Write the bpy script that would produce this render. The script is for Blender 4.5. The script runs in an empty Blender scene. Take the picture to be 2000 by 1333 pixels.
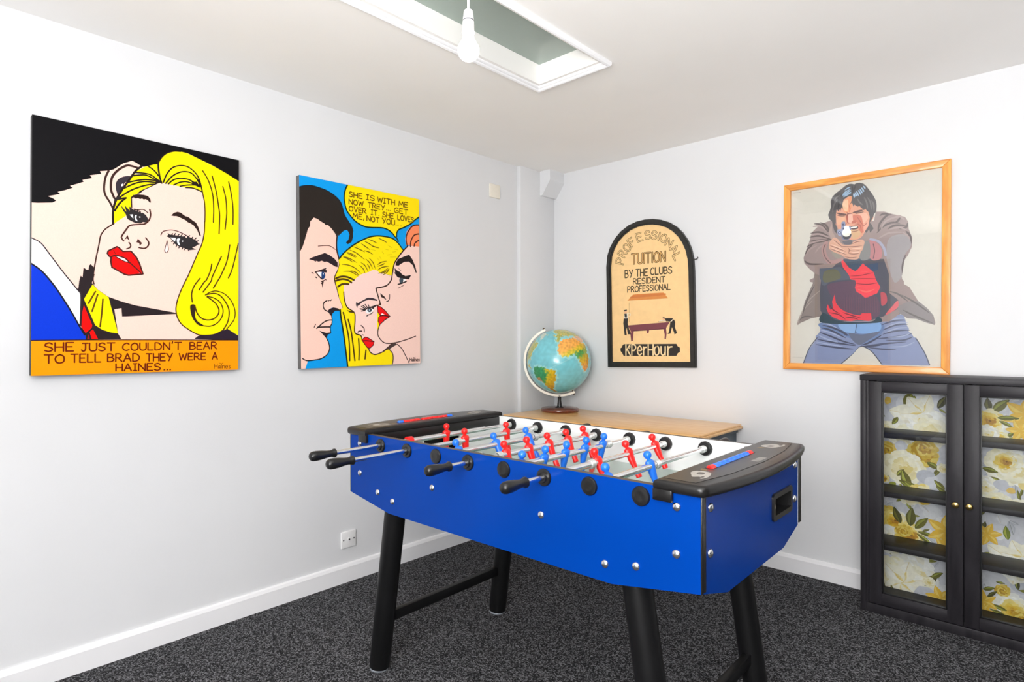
import bpy, bmesh, math, random
from mathutils import Vector, Matrix
from mathutils.geometry import tessellate_polygon
random.seed(7)
S = bpy.context.scene
COL = S.collection
PI = math.pi

# ---------------------------------------------------------------- camera
CAM = Vector((2.70583, -3.33475, 1.23715))
FW = Vector((-0.6792624, 0.7338901, -0.00281248)).normalized()
RT = Vector((0.73389549, 0.67925759, -0.00255472)).normalized()
UP = RT.cross(FW).normalized()
FPX = 1168.375
cd = bpy.data.cameras.new('camera')
cam = bpy.data.objects.new('camera', cd)
COL.objects.link(cam)
cam.matrix_world = Matrix(((RT.x, UP.x, -FW.x, CAM.x), (RT.y, UP.y, -FW.y, CAM.y), (RT.z, UP.z, -FW.z, CAM.z), (0, 0, 0, 1)))
cd.sensor_fit = 'HORIZONTAL'
cd.sensor_width = 36.0
cd.lens = 36.0 * FPX / 2000.0
cd.clip_start = 0.02
S.camera = cam

# ---------------------------------------------------------------- world, lights, exposure
S.view_settings.view_transform = 'Standard'
S.view_settings.look = 'None'
S.view_settings.gamma = 1.0
S.view_settings.use_curve_mapping = False
S.view_settings.exposure = 0.0
w = bpy.data.worlds.new('world')
S.world = w
w.use_nodes = True
w.node_tree.nodes['Background'].inputs[0].default_value = (0.86, 0.93, 1.0, 1)
w.node_tree.nodes['Background'].inputs[1].default_value = 1.0

def area_light(name, loc, direction, sx, sy, power, color):
    l = bpy.data.lights.new(name, 'AREA')
    l.shape = 'RECTANGLE'
    l.size, l.size_y = sx, sy
    l.energy = power
    l.color = color
    o = bpy.data.objects.new(name, l)
    COL.objects.link(o)
    o.location = loc
    o.rotation_euler = Vector(direction).to_track_quat('-Z', 'Z').to_euler()
    return o
# fill at an added unseen window, and added upward fill without any lamp
area_light('added_window_fill', (2.70, -4.62, 1.42), (-0.22, 1, -0.34), 1.55, 1.15, 104, (1.0, 0.99, 0.985))
area_light('ceiling_bounce_fill', (3.05, -4.05, 1.02), (0.10, 0.20, 1), 1.5, 0.9, 146, (1.0, 0.99, 0.985))

# ---------------------------------------------------------------- helpers
def lin(c):
    c = c / 255.0
    return c / 12.92 if c <= 0.04045 else ((c + 0.055) / 1.055) ** 2.4

def rgb(r, g=None, b=None):
    if isinstance(r, str):
        r, g, b = int(r[0:2], 16), int(r[2:4], 16), int(r[4:6], 16)
    return (lin(r), lin(g), lin(b), 1.0)

def mat(name, color, rough=0.5, metal=0.0, coat=0.0, noise=0.0, nscale=40.0, bump=0.0, bscale=200.0, spec=0.5, stretch=None):
    m = bpy.data.materials.new(name)
    m.use_nodes = True
    nt = m.node_tree
    b = nt.nodes['Principled BSDF']
    c = rgb(*color) if not isinstance(color, str) else rgb(color)
    b.inputs['Base Color'].default_value = c
    b.inputs['Roughness'].default_value = rough
    b.inputs['Metallic'].default_value = metal
    b.inputs['Specular IOR Level'].default_value = spec
    if coat:
        b.inputs['Coat Weight'].default_value = coat
        b.inputs['Coat Roughness'].default_value = 0.05
    tc = nt.nodes.new('ShaderNodeTexCoord')
    mp = nt.nodes.new('ShaderNodeMapping')
    if stretch:
        mp.inputs['Scale'].default_value = stretch
    nt.links.new(tc.outputs['Object'], mp.inputs['Vector'])
    if noise:
        n = nt.nodes.new('ShaderNodeTexNoise')
        n.inputs['Scale'].default_value = nscale
        n.inputs['Detail'].default_value = 4
        nt.links.new(mp.outputs[0], n.inputs['Vector'])
        r = nt.nodes.new('ShaderNodeValToRGB')
        r.color_ramp.elements[0].position = 0.3
        r.color_ramp.elements[1].position = 0.7
        r.color_ramp.elements[0].color = [x * (1 - noise) for x in c[:3]] + [1]
        r.color_ramp.elements[1].color = [min(1, x * (1 + noise)) for x in c[:3]] + [1]
        nt.links.new(n.outputs['Fac'], r.inputs[0])
        nt.links.new(r.outputs[0], b.inputs['Base Color'])
    if bump:
        n2 = nt.nodes.new('ShaderNodeTexNoise')
        n2.inputs['Scale'].default_value = bscale
        n2.inputs['Detail'].default_value = 3
        nt.links.new(mp.outputs[0], n2.inputs['Vector'])
        bp = nt.nodes.new('ShaderNodeBump')
        bp.inputs['Strength'].default_value = bump
        bp.inputs['Distance'].default_value = 0.002
        nt.links.new(n2.outputs['Fac'], bp.inputs['Height'])
        nt.links.new(bp.outputs[0], b.inputs['Normal'])
    return m

def attr_mat(name, rough=0.5, coat=0.0, bump=0.0, bscale=900.0, mottled=0.0, nscale=60, spec=0.5):
    m = bpy.data.materials.new(name)
    m.use_nodes = True
    nt = m.node_tree
    b = nt.nodes['Principled BSDF']
    a = nt.nodes.new('ShaderNodeAttribute')
    a.attribute_name = 'paint'
    b.inputs['Roughness'].default_value = rough
    b.inputs['Coat Weight'].default_value = coat
    b.inputs['Specular IOR Level'].default_value = spec
    tc = nt.nodes.new('ShaderNodeTexCoord')
    if mottled:
        n = nt.nodes.new('ShaderNodeTexNoise')
        n.inputs['Scale'].default_value = nscale
        n.inputs['Detail'].default_value = 5
        nt.links.new(tc.outputs['Object'], n.inputs['Vector'])
        mr = nt.nodes.new('ShaderNodeMapRange')
        mr.inputs[1].default_value, mr.inputs[2].default_value = 0.3, 0.7
        mr.inputs[3].default_value, mr.inputs[4].default_value = 1 - mottled, 1 + mottled
        nt.links.new(n.outputs['Fac'], mr.inputs[0])
        mx = nt.nodes.new('ShaderNodeVectorMath')
        mx.operation = 'SCALE'
        nt.links.new(a.outputs['Color'], mx.inputs[0])
        nt.links.new(mr.outputs[0], mx.inputs['Scale'])
        nt.links.new(mx.outputs[0], b.inputs['Base Color'])
    else:
        nt.links.new(a.outputs['Color'], b.inputs['Base Color'])
    if bump:
        n2 = nt.nodes.new('ShaderNodeTexNoise')
        n2.inputs['Scale'].default_value = bscale
        nt.links.new(tc.outputs['Object'], n2.inputs['Vector'])
        bp = nt.nodes.new('ShaderNodeBump')
        bp.inputs['Strength'].default_value = bump
        bp.inputs['Distance'].default_value = 0.001
        nt.links.new(n2.outputs['Fac'], bp.inputs['Height'])
        nt.links.new(bp.outputs[0], b.inputs['Normal'])
    return m

def wood(name, c1, c2, rough=0.4, scale=(1, 14, 14), coat=0.1, ws=3.0, spec=0.5):
    m = bpy.data.materials.new(name)
    m.use_nodes = True
    nt = m.node_tree
    b = nt.nodes['Principled BSDF']
    tc = nt.nodes.new('ShaderNodeTexCoord')
    mp = nt.nodes.new('ShaderNodeMapping')
    mp.inputs['Scale'].default_value = scale
    n = nt.nodes.new('ShaderNodeTexNoise')
    n.inputs['Scale'].default_value = ws
    n.inputs['Detail'].default_value = 6
    n.inputs['Distortion'].default_value = 0.6
    r = nt.nodes.new('ShaderNodeValToRGB')
    r.color_ramp.elements[0].position = 0.32
    r.color_ramp.elements[1].position = 0.68
    r.color_ramp.elements[0].color = rgb(*c1)
    r.color_ramp.elements[1].color = rgb(*c2)
    nt.links.new(tc.outputs['Object'], mp.inputs[0])
    nt.links.new(mp.outputs[0], n.inputs['Vector'])
    nt.links.new(n.outputs['Fac'], r.inputs[0])
    nt.links.new(r.outputs[0], b.inputs['Base Color'])
    b.inputs['Roughness'].default_value = rough
    b.inputs['Coat Weight'].default_value = coat
    b.inputs['Specular IOR Level'].default_value = spec
    return m

class MB:
    """collects shapes and links them as one mesh object"""
    def __init__(s):
        s.bm = bmesh.new()
    def _merge(s, bm, mi, M=None):
        if M is not None:
            bmesh.ops.transform(bm, matrix=M, verts=bm.verts)
        for f in bm.faces:
            if mi is not None:
                f.material_index = mi
        me = bpy.data.meshes.new('tmp')
        bm.to_mesh(me)
        bm.free()
        s.bm.from_mesh(me)
        bpy.data.meshes.remove(me)
        return s
    def box(s, a, b, bev=0.0, mi=0, M=None, seg=2):
        bm = bmesh.new()
        bmesh.ops.create_cube(bm, size=1)
        for v in bm.verts:
            v.co = Vector([(a[i] + b[i]) / 2 + v.co[i] * (b[i] - a[i]) for i in range(3)])
        if bev:
            bmesh.ops.bevel(bm, geom=bm.edges[:], offset=bev, segments=seg, affect='EDGES', profile=0.5)
        return s._merge(bm, mi, M)
    def cyl(s, p0, p1, r0, r1=None, seg=24, mi=0, bev=0.0):
        r1 = r0 if r1 is None else r1
        return s.lathe([(0, 0), (0, r0), (1, r1), (1, 0)], p0, p1, seg, mi, norm=True)
    def lathe(s, prof, p0, p1, seg=24, mi=0, norm=False):
        p0, p1 = Vector(p0), Vector(p1)
        d = p1 - p0
        L = d.length
        d = d.normalized()
        a = Vector((0, 0, 1)) if abs(d.z) < 0.9 else Vector((1, 0, 0))
        e1 = d.cross(a).normalized()
        e2 = d.cross(e1)
        bm = bmesh.new()
        rings = []
        for t, r in prof:
            c = p0 + d * (t * L if norm else t)
            if r < 1e-7:
                rings.append([bm.verts.new(c)])
            else:
                rings.append([bm.verts.new(c + (e1 * math.cos(2 * PI * k / seg) + e2 * math.sin(2 * PI * k / seg)) * r) for k in range(seg)])
        for A, B in zip(rings, rings[1:]):
            for k in range(seg):
                k2 = (k + 1) % seg
                if len(A) == 1 and len(B) == 1:
                    continue
                if len(A) == 1:
                    bm.faces.new((A[0], B[k2], B[k]))
                elif len(B) == 1:
                    bm.faces.new((A[k], A[k2], B[0]))
                else:
                    bm.faces.new((A[k], A[k2], B[k2], B[k]))
        bmesh.ops.recalc_face_normals(bm, faces=bm.faces)
        return s._merge(bm, mi)
    def loft(s, secs, seg=16, mi=0, M=None):
        """secs: (z, rx, ry, cx, cy) ellipse sections, closed at both ends"""
        bm = bmesh.new()
        rings = [[bm.verts.new((cx + rx * math.cos(2 * PI * k / seg), cy + ry * math.sin(2 * PI * k / seg), z)) for k in range(seg)] for z, rx, ry, cx, cy in secs]
        for A, B in zip(rings, rings[1:]):
            for k in range(seg):
                bm.faces.new((A[k], A[(k + 1) % seg], B[(k + 1) % seg], B[k]))
        bm.faces.new(rings[0][::-1])
        bm.faces.new(rings[-1])
        bmesh.ops.recalc_face_normals(bm, faces=bm.faces)
        return s._merge(bm, mi, M)
    def prism(s, poly, h0, h1, frame, bev=0.0, mi=0, seg=2):
        """poly in (a,b); frame(a,b,h)->xyz"""
        bm = bmesh.new()
        lo = [bm.verts.new(frame(a, b, h0)) for a, b in poly]
        hi = [bm.verts.new(frame(a, b, h1)) for a, b in poly]
        n = len(poly)
        bm.faces.new(lo[::-1])
        top = bm.faces.new(hi)
        for k in range(n):
            bm.faces.new((lo[k], lo[(k + 1) % n], hi[(k + 1) % n], hi[k]))
        bmesh.ops.recalc_face_normals(bm, faces=bm.faces)
        if bev:
            ed = list({e for e in list(top.edges) + [e for f in bm.faces if f not in (top,) and len(f.verts) == n for e in f.edges]})
            bmesh.ops.bevel(bm, geom=ed, offset=bev, segments=seg + 2, affect='EDGES', profile=0.5)
        return s._merge(bm, mi)
    def ring(s, outer, inner, h0, h1, frame, mi=0):
        """frame between two outlines with the same number of points"""
        bm = bmesh.new()
        n = len(outer)
        V = [[bm.verts.new(frame(a, b, h)) for a, b in P] for P, h in ((outer, h0), (outer, h1), (inner, h1), (inner, h0))]
        for i in range(4):
            A, B = V[i], V[(i + 1) % 4]
            for k in range(n):
                bm.faces.new((A[k], A[(k + 1) % n], B[(k + 1) % n], B[k]))
        bmesh.ops.recalc_face_normals(bm, faces=bm.faces)
        return s._merge(bm, mi)
    def tube(s, pts, r, seg=10, mi=0, rr=None):
        pts = [Vector(p) for p in pts]
        bm = bmesh.new()
        rings = []
        for i, p in enumerate(pts):
            d = (pts[min(i + 1, len(pts) - 1)] - pts[max(i - 1, 0)]).normalized()
            a = Vector((0, 0, 1)) if abs(d.z) < 0.95 else Vector((1, 0, 0))
            e1 = d.cross(a).normalized()
            e2 = d.cross(e1)
            q = r if rr is None else rr[i]
            rings.append([bm.verts.new(p + (e1 * math.cos(2 * PI * k / seg) + e2 * math.sin(2 * PI * k / seg)) * q) for k in range(seg)])
        for A, B in zip(rings, rings[1:]):
            for k in range(seg):
                bm.faces.new((A[k], A[(k + 1) % seg], B[(k + 1) % seg], B[k]))
        bm.faces.new(rings[0][::-1])
        bm.faces.new(rings[-1])
        bmesh.ops.recalc_face_normals(bm, faces=bm.faces)
        return s._merge(bm, mi)
    def torus(s, c, axis, R, r, seg=20, mi=0):
        c, d = Vector(c), Vector(axis).normalized()
        a = Vector((0, 0, 1)) if abs(d.z) < 0.9 else Vector((1, 0, 0))
        e1 = d.cross(a).normalized()
        e2 = d.cross(e1)
        bm = bmesh.new()
        G = []
        for i in range(seg):
            t = 2 * PI * i / seg
            e = e1 * math.cos(t) + e2 * math.sin(t)
            G.append([bm.verts.new(c + e * (R + r * math.cos(2 * PI * k / 8)) + d * (r * math.sin(2 * PI * k / 8))) for k in range(8)])
        for i in range(seg):
            for k in range(8):
                A, B = G[i], G[(i + 1) % seg]
                bm.faces.new((A[k], A[(k + 1) % 8], B[(k + 1) % 8], B[k]))
        bmesh.ops.recalc_face_normals(bm, faces=bm.faces)
        return s._merge(bm, mi)
    def sphere(s, c, r, seg=24, mi=0, sc=(1, 1, 1)):
        bm = bmesh.new()
        bmesh.ops.create_uvsphere(bm, u_segments=seg, v_segments=seg // 2, radius=r)
        for v in bm.verts:
            v.co = Vector((v.co.x * sc[0] + c[0], v.co.y * sc[1] + c[1], v.co.z * sc[2] + c[2]))
        return s._merge(bm, mi)
    def build(s, name, mats, parent=None, smooth=True, loc=None, label=None):
        me = bpy.data.meshes.new(name)
        s.bm.to_mesh(me)
        s.bm.free()
        for m in (mats if isinstance(mats, (list, tuple)) else [mats]):
            me.materials.append(m)
        if smooth:
            me.shade_smooth()
            me.set_sharp_from_angle(angle=math.radians(38))
        o = bpy.data.objects.new(name, me)
        COL.objects.link(o)
        if parent:
            o.parent = parent
        if loc:
            o.location = loc
        if label:
            o['label'] = label
        return o

def thing(name, label, cat, loc=(0, 0, 0), rz=0.0, group=None):
    o = bpy.data.objects.new(name, None)
    COL.objects.link(o)
    o.location = loc
    o.rotation_euler = (0, 0, rz)
    o.empty_display_size = 0.1
    return tag(o, label, cat, group)

def tag(o, label, cat, group=None):
    o['label'] = label
    o['category'] = cat
    if group:
        o['group'] = group
    return o

def struct(o):
    o['kind'] = 'structure'
    return o

# ---------------------------------------------------------------- flat artwork
GLY = {  # stroke letters in a unit box (y up)
 'A': (.8, [[(0, 0), (.4, 1), (.8, 0)], [(.14, .36), (.66, .36)]]),
 'B': (.7, [[(0, 0), (0, 1)], '~', [(0, 1), (.4, .98), (.6, .78), (.42, .54), (0, .53)], '~', [(0, .53), (.45, .52), (.7, .28), (.45, .02), (0, 0)]]),
 'C': (.75, ['~', [(.72, .86), (.45, 1), (.1, .78), (0, .45), (.12, .12), (.42, 0), (.72, .1)]]),
 'D': (.75, [[(0, 0), (0, 1)], '~', [(0, 1), (.4, .95), (.72, .6), (.66, .22), (.35, .02), (0, 0)]]),
 'E': (.62, [[(.62, 1), (0, 1), (0, 0), (.62, 0)], [(0, .52), (.5, .52)]]),
 'F': (.6, [[(.6, 1), (0, 1), (0, 0)], [(0, .52), (.48, .52)]]),
 'G': (.8, ['~', [(.74, .88), (.42, 1), (.08, .75), (0, .42), (.14, .08), (.45, 0), (.74, .12), (.78, .42)], [(.78, .42), (.42, .42)]]),
 'H': (.72, [[(0, 0), (0, 1)], [(.72, 0), (.72, 1)], [(0, .5), (.72, .5)]]),
 'I': (.4, [[(.2, 0), (.2, 1)], [(0, 1), (.4, 1)], [(0, 0), (.4, 0)]]),
 'i': (.1, [[(.05, 0), (.05, 1)]]),
 'J': (.6, ['~', [(.4, 1), (.4, .3), (.3, .04), (.12, 0), (0, .15)], [(.1, 1), (.65, 1)]]),
 'K': (.7, [[(0, 0), (0, 1)], [(.66, 1), (.04, .42)], [(.2, .55), (.7, 0)]]),
 'L': (.6, [[(0, 1), (0, 0), (.6, 0)]]),
 'M': (.9, [[(0, 0), (.1, 1), (.45, .35), (.8, 1), (.9, 0)]]),
 'N': (.75, [[(0, 0), (0, 1), (.75, 0), (.75, 1)]]),
 'O': (.8, ['~', [(.4, 1), (.08, .78), (0, .45), (.12, .1), (.42, 0), (.72, .14), (.8, .5), (.7, .85), (.4, 1)]]),
 'P': (.65, [[(0, 0), (0, 1)], '~', [(0, 1), (.42, .98), (.65, .74), (.42, .46), (0, .45)]]),
 'R': (.7, [[(0, 0), (0, 1)], '~', [(0, 1), (.42, .98), (.62, .75), (.42, .5), (0, .5)], [(.25, .5), (.7, 0)]]),
 'S': (.66, ['~', [(.62, .86), (.38, 1), (.08, .88), (.06, .64), (.34, .52), (.6, .38), (.62, .14), (.32, 0), (0, .12)]]),
 'T': (.75, [[(0, 1), (.75, 1)], [(.375, 1), (.375, 0)]]),
 'U': (.72, ['~', [(0, 1), (0, .3), (.14, .04), (.36, 0), (.6, .06), (.72, .3), (.72, 1)]]),
 'V': (.75, [[(0, 1), (.38, 0), (.75, 1)]]),
 'W': (1.0, [[(0, 1), (.24, 0), (.5, .8), (.76, 0), (1, 1)]]),
 'Y': (.75, [[(0, 1), (.38, .5)], [(.75, 1), (.3, 0)]]),
 'e': (.55, ['~', [(.05, .32), (.52, .34), (.45, .55), (.26, .62), (.04, .45), (.02, .18), (.25, 0), (.52, .1)]]),
 'r': (.4, [[(0, .62), (0, 0)], '~', [(0, .35), (.15, .56), (.4, .6)]]),
 'o': (.58, ['~', [(.29, .62), (.05, .5), (0, .28), (.1, .05), (.3, 0), (.52, .1), (.58, .34), (.48, .56), (.29, .62)]]),
 'u': (.55, ['~', [(0, .62), (.02, .15), (.2, 0), (.42, .06), (.53, .25)], [(.53, .62), (.53, 0)]]),
 'a': (.5, ['~', [(.45, .5), (.2, .6), (.02, .3), (.15, 0), (.45, .2)], [(.47, .6), (.5, 0)]]),
 'n': (.5, [[(0, .6), (0, 0)], '~', [(0, .4), (.25, .62), (.48, .45), (.5, 0)]]),
 's': (.45, ['~', [(.42, .52), (.2, .62), (.05, .46), (.35, .25), (.32, .03), (0, .06)]]),
 "'": (.15, [[(.1, 1.1), (.05, .88)]]),
 '.': (.12, [[(.03, 0), (.09, .03)]]),
 ',': (.15, [[(.1, .1), (.04, -.12)]]),
}

def spline(P, closed=False, n=6):
    if len(P) < 3:
        return list(P)
    out = []
    m = len(P)
    rng = range(m) if closed else range(m - 1)
    for i in rng:
        p0 = P[(i - 1) % m] if (closed or i > 0) else P[i]
        p1, p2 = P[i], P[(i + 1) % m]
        p3 = P[(i + 2) % m] if (closed or i + 2 < m) else P[(i + 1) % m]
        for k in range(n):
            t = k / n
            t2, t3 = t * t, t * t * t
            out.append(tuple(0.5 * (2 * p1[j] + (p2[j] - p0[j]) * t + (2 * p0[j] - 5 * p1[j] + 4 * p2[j] - p3[j]) * t2 + (3 * p1[j] - p0[j] - 3 * p2[j] + p3[j]) * t3) for j in (0, 1)))
    if not closed:
        out.append(tuple(P[-1]))
    return out

def solve(A, b):
    n = len(b)
    M = [r[:] + [x] for r, x in zip(A, b)]
    for i in range(n):
        k = max(range(i, n), key=lambda q: abs(M[q][i]))
        M[i], M[k] = M[k], M[i]
        for q in range(n):
            if q != i:
                f = M[q][i] / M[i][i]
                M[q] = [x - f * y for x, y in zip(M[q], M[i])]
    return [M[i][n] / M[i][i] for i in range(n)]

def homography(src, dst):
    A, B = [], []
    for (x, y), (X, Y) in zip(src, dst):
        A.append([x, y, 1, 0, 0, 0, -X * x, -X * y]); B.append(X)
        A.append([0, 0, 0, x, y, 1, -Y * x, -Y * y]); B.append(Y)
    h = solve(A, B) + [1.0]
    def f(p):
        d = h[6] * p[0] + h[7] * p[1] + 1
        return ((h[0] * p[0] + h[1] * p[1] + h[2]) / d, (h[3] * p[0] + h[4] * p[1] + h[5]) / d)
    return f

def on_plane(axis, val):
    """photograph point -> the two other coordinates on a wall-parallel plane"""
    def f(p):
        d = FW + RT * ((p[0] - 1000) / FPX) - UP * ((p[1] - 666.5) / FPX)
        q = CAM + d * ((val - CAM[axis]) / d[axis])
        return (q.y, q.z) if axis == 0 else ((q.x, q.z) if axis == 1 else (q.x, q.y))
    return f

class Art:
    """flat coloured shapes traced on one plane; each call lies a hair above the one before"""
    STEP = 6e-6
    def __init__(s, frames, tomap, place, clip=None):
        s.fr, s.map, s.place, s.clip = frames, tomap, place, clip
        s.k = 0
        s.tris = []
    def pts(s, txt):
        if not isinstance(txt, str):
            return [s.map(p) for p in txt]
        out = []
        f = None
        for t in txt.split():
            if ',' in t:
                x, y = t.split(',')
                out.append(s.map((f[0] + float(x) / f[2], f[1] + float(y) / f[2])))
            else:
                f = s.fr[t]
        return out
    def _clip(s, P):
        if not s.clip:
            return P
        x0, y0, x1, y1 = s.clip
        for ax, v, sg in ((0, x0, 1), (0, x1, -1), (1, y0, 1), (1, y1, -1)):
            Q = []
            for i in range(len(P)):
                a, b = P[i], P[(i + 1) % len(P)]
                ia, ib = (a[ax] - v) * sg >= 0, (b[ax] - v) * sg >= 0
                if ia:
                    Q.append(a)
                if ia != ib:
                    t = (v - a[ax]) / (b[ax] - a[ax])
                    Q.append((a[0] + (b[0] - a[0]) * t, a[1] + (b[1] - a[1]) * t))
            P = Q
            if len(P) < 3:
                return []
        return P
    def _emit(s, P, c):
        P = s._clip(P)
        if len(P) < 3:
            return
        V = [Vector((p[0], p[1], 0)) for p in P]
        for t in tessellate_polygon([V]):
            s.tris.append(([P[i] for i in t], s.k, c))
    def raw(s, P, c, smooth=False):
        s.k += 1
        s._emit(spline(P, True) if smooth else P, rgb(c) if isinstance(c, str) else c)
    def poly(s, txt, c, smooth=False):
        s.raw(s.pts(txt), c, smooth)
    def _run(s, P, h, c):
        n = len(P)
        N = []
        for i in range(n):
            e = []
            if i > 0: e.append((P[i][0] - P[i - 1][0], P[i][1] - P[i - 1][1]))
            if i < n - 1: e.append((P[i + 1][0] - P[i][0], P[i + 1][1] - P[i][1]))
            us = []
            for x, y in e:
                l = math.hypot(x, y) or 1
                us.append((-y / l, x / l))
            sx, sy = sum(q[0] for q in us), sum(q[1] for q in us)
            l = math.hypot(sx, sy) or 1
            m_ = h / max(.55, (sx * us[0][0] + sy * us[0][1]) / l)
            N.append((sx / l * m_, sy / l * m_))
        for i in range(n - 1):
            a, b, na, nb = P[i], P[i + 1], N[i], N[i + 1]
            s._emit([(a[0] + na[0], a[1] + na[1]), (b[0] + nb[0], b[1] + nb[1]), (b[0] - nb[0], b[1] - nb[1]), (a[0] - na[0], a[1] - na[1])], c)
        for q, nn in ((P[0], N[0]), (P[-1], (-N[-1][0], -N[-1][1]))):
            t0 = math.atan2(nn[1], nn[0])
            s._emit([(q[0] + h * math.cos(t0 + k * PI / 5), q[1] + h * math.sin(t0 + k * PI / 5)) for k in range(6)], c)
    def line(s, P, wd, c, taper=0):
        """ribbon in plane units"""
        if len(P) < 2:
            return
        s.k += 1
        c = rgb(c) if isinstance(c, str) else c
        n = len(P)
        if not taper:          # break at sharp corners so that every run is a clean ribbon
            cut = [0]
            for i in range(1, n - 1):
                d1, d2 = math.atan2(P[i][1] - P[i - 1][1], P[i][0] - P[i - 1][0]), math.atan2(P[i + 1][1] - P[i][1], P[i + 1][0] - P[i][0])
                if abs((d2 - d1 + PI) % (2 * PI) - PI) > 1.0:
                    cut.append(i)
            cut.append(n - 1)
            for q, (i0, i1) in enumerate(zip(cut, cut[1:])):
                if q:
                    s.k += 1
                s._run(P[i0:i1 + 1], wd / 2, c)
            return
        L, R = [], []
        for i in range(n):
            a, b = P[max(i - 1, 0)], P[min(i + 1, n - 1)]
            dx, dy = b[0] - a[0], b[1] - a[1]
            l = math.hypot(dx, dy) or 1
            t = i / (n - 1)
            h = wd / 2
            if taper == 1:
                h *= max(0.12, math.sin(PI * min(max(t, .02), .98)) ** .6)
            elif taper == 2:
                h *= max(0.1, 1 - t)
            L.append((P[i][0] - dy / l * h, P[i][1] + dx / l * h))
            R.append((P[i][0] + dy / l * h, P[i][1] - dx / l * h))
        for i in range(n - 1):
            s._emit([L[i], L[i + 1], R[i + 1], R[i]], c)
    def stroke(s, txt, wd, c, smooth=True, taper=0, closed=False):
        P = s.pts(txt)
        if closed:
            P = P + [P[0]]
        s.line(spline(P) if smooth else P, wd, c, taper)
    def glyphs(s, word, xf, wd, c, inner=None):
        """xf maps (x in 0..total width, y 0..1) -> plane; returns nothing"""
        gap = 0.22
        tot = sum(GLY[ch][0] for ch in word) + gap * (len(word) - 1)
        for ww, cc in ([(wd, c)] if not inner else [(wd, c), (wd * inner[0], inner[1])]):
            x = 0
            k0 = kmax = s.k
            for ch in word:
                s.k = k0
                gw, st = GLY[ch]
                sm = False
                for it in st:
                    if it == '~':
                        sm = True
                        continue
                    P = spline(it) if sm else it
                    sm = False
                    s.line([xf((x + px) / tot, py) for px, py in P], ww, cc)
                x += gw + gap
                kmax = max(kmax, s.k)
            s.k = kmax
    def word(s, word, frame, x0, x1, yt0, yb0, slope, wd, c, inner=None):
        """lettering between x0 and x1 of a photograph crop, tops at yt0 and feet at yb0 (at x0), running along slope"""
        f = s.fr[frame]
        def xf(t, y):
            X = x0 + (x1 - x0) * t
            Y = yb0 + (yt0 - yb0) * y + slope * (X - x0)
            return s.map((f[0] + X / f[2], f[1] + Y / f[2]))
        s.glyphs(word, xf, wd, c, inner)
    def letter(s, ch, frame, cx, cy, ang, wdt, hgt, wd, c, inner=None):
        f = s.fr[frame]
        ca, sa = math.cos(math.radians(ang)), math.sin(math.radians(ang))
        def xf(t, y):
            a, b = (t - .5) * wdt, (y - .5) * hgt
            X, Y = cx + ca * a - sa * b, cy - (sa * a + ca * b)
            return s.map((f[0] + X / f[2], f[1] + Y / f[2]))
        s.glyphs(ch, xf, wd, c, inner)
    def build(s, name, mats, mb, mi, parent=None, smooth=True, label=None):
        """appends the shapes to the mesh in mb and links it"""
        bm = mb.bm
        o0 = len(bm.faces)
        me_cols = []
        bm.faces.ensure_lookup_table()
        lay = bm.loops.layers.float_color.new('paint')
        n0 = (Vector(s.place(0, 0, 1)) - Vector(s.place(0, 0, 0))).normalized()
        for tri, k, c in s.tris:
            vs = [bm.verts.new(s.place(p[0], p[1], k * s.STEP + 2e-4)) for p in tri]
            try:
                f = bm.faces.new(vs)
            except ValueError:
                continue
            f.normal_update()
            if f.normal.dot(n0) < 0:
                f.normal_flip()
            f.material_index = mi
            for lp in f.loops:
                lp[lay] = c
        return mb.build(name, mats, parent, smooth=False, label=label)

# ---------------------------------------------------------------- materials
M_wall = mat('wall_paint', (223, 224, 226), 0.65, noise=0.012, nscale=3, bump=0.06, bscale=160)
M_ceil = mat('ceiling_paint', (250, 248, 245), 0.75, noise=0.01, nscale=3, bump=0.05, bscale=120)
M_trim = mat('gloss_white', (240, 240, 242), 0.32, noise=0.01, nscale=5)
M_black = mat('black_plastic', (22, 22, 23), 0.32, noise=0.1, nscale=30, bump=0.03, bscale=300)
M_matblack = mat('matt_black', (16, 16, 17), 0.5, noise=0.15, nscale=20)
M_white_pl = mat('white_plastic', (238, 238, 238), 0.3, noise=0.01)
M_chrome = mat('chrome', (236, 237, 238), 0.2, metal=1.0, noise=0.03, nscale=60)
M_brass = mat('brass', (196, 168, 104), 0.25, metal=1.0, noise=0.08, nscale=80)
M_nickel = mat('nickel_bolt', (222, 224, 226), 0.22, metal=1.0, noise=0.05, nscale=90)

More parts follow.
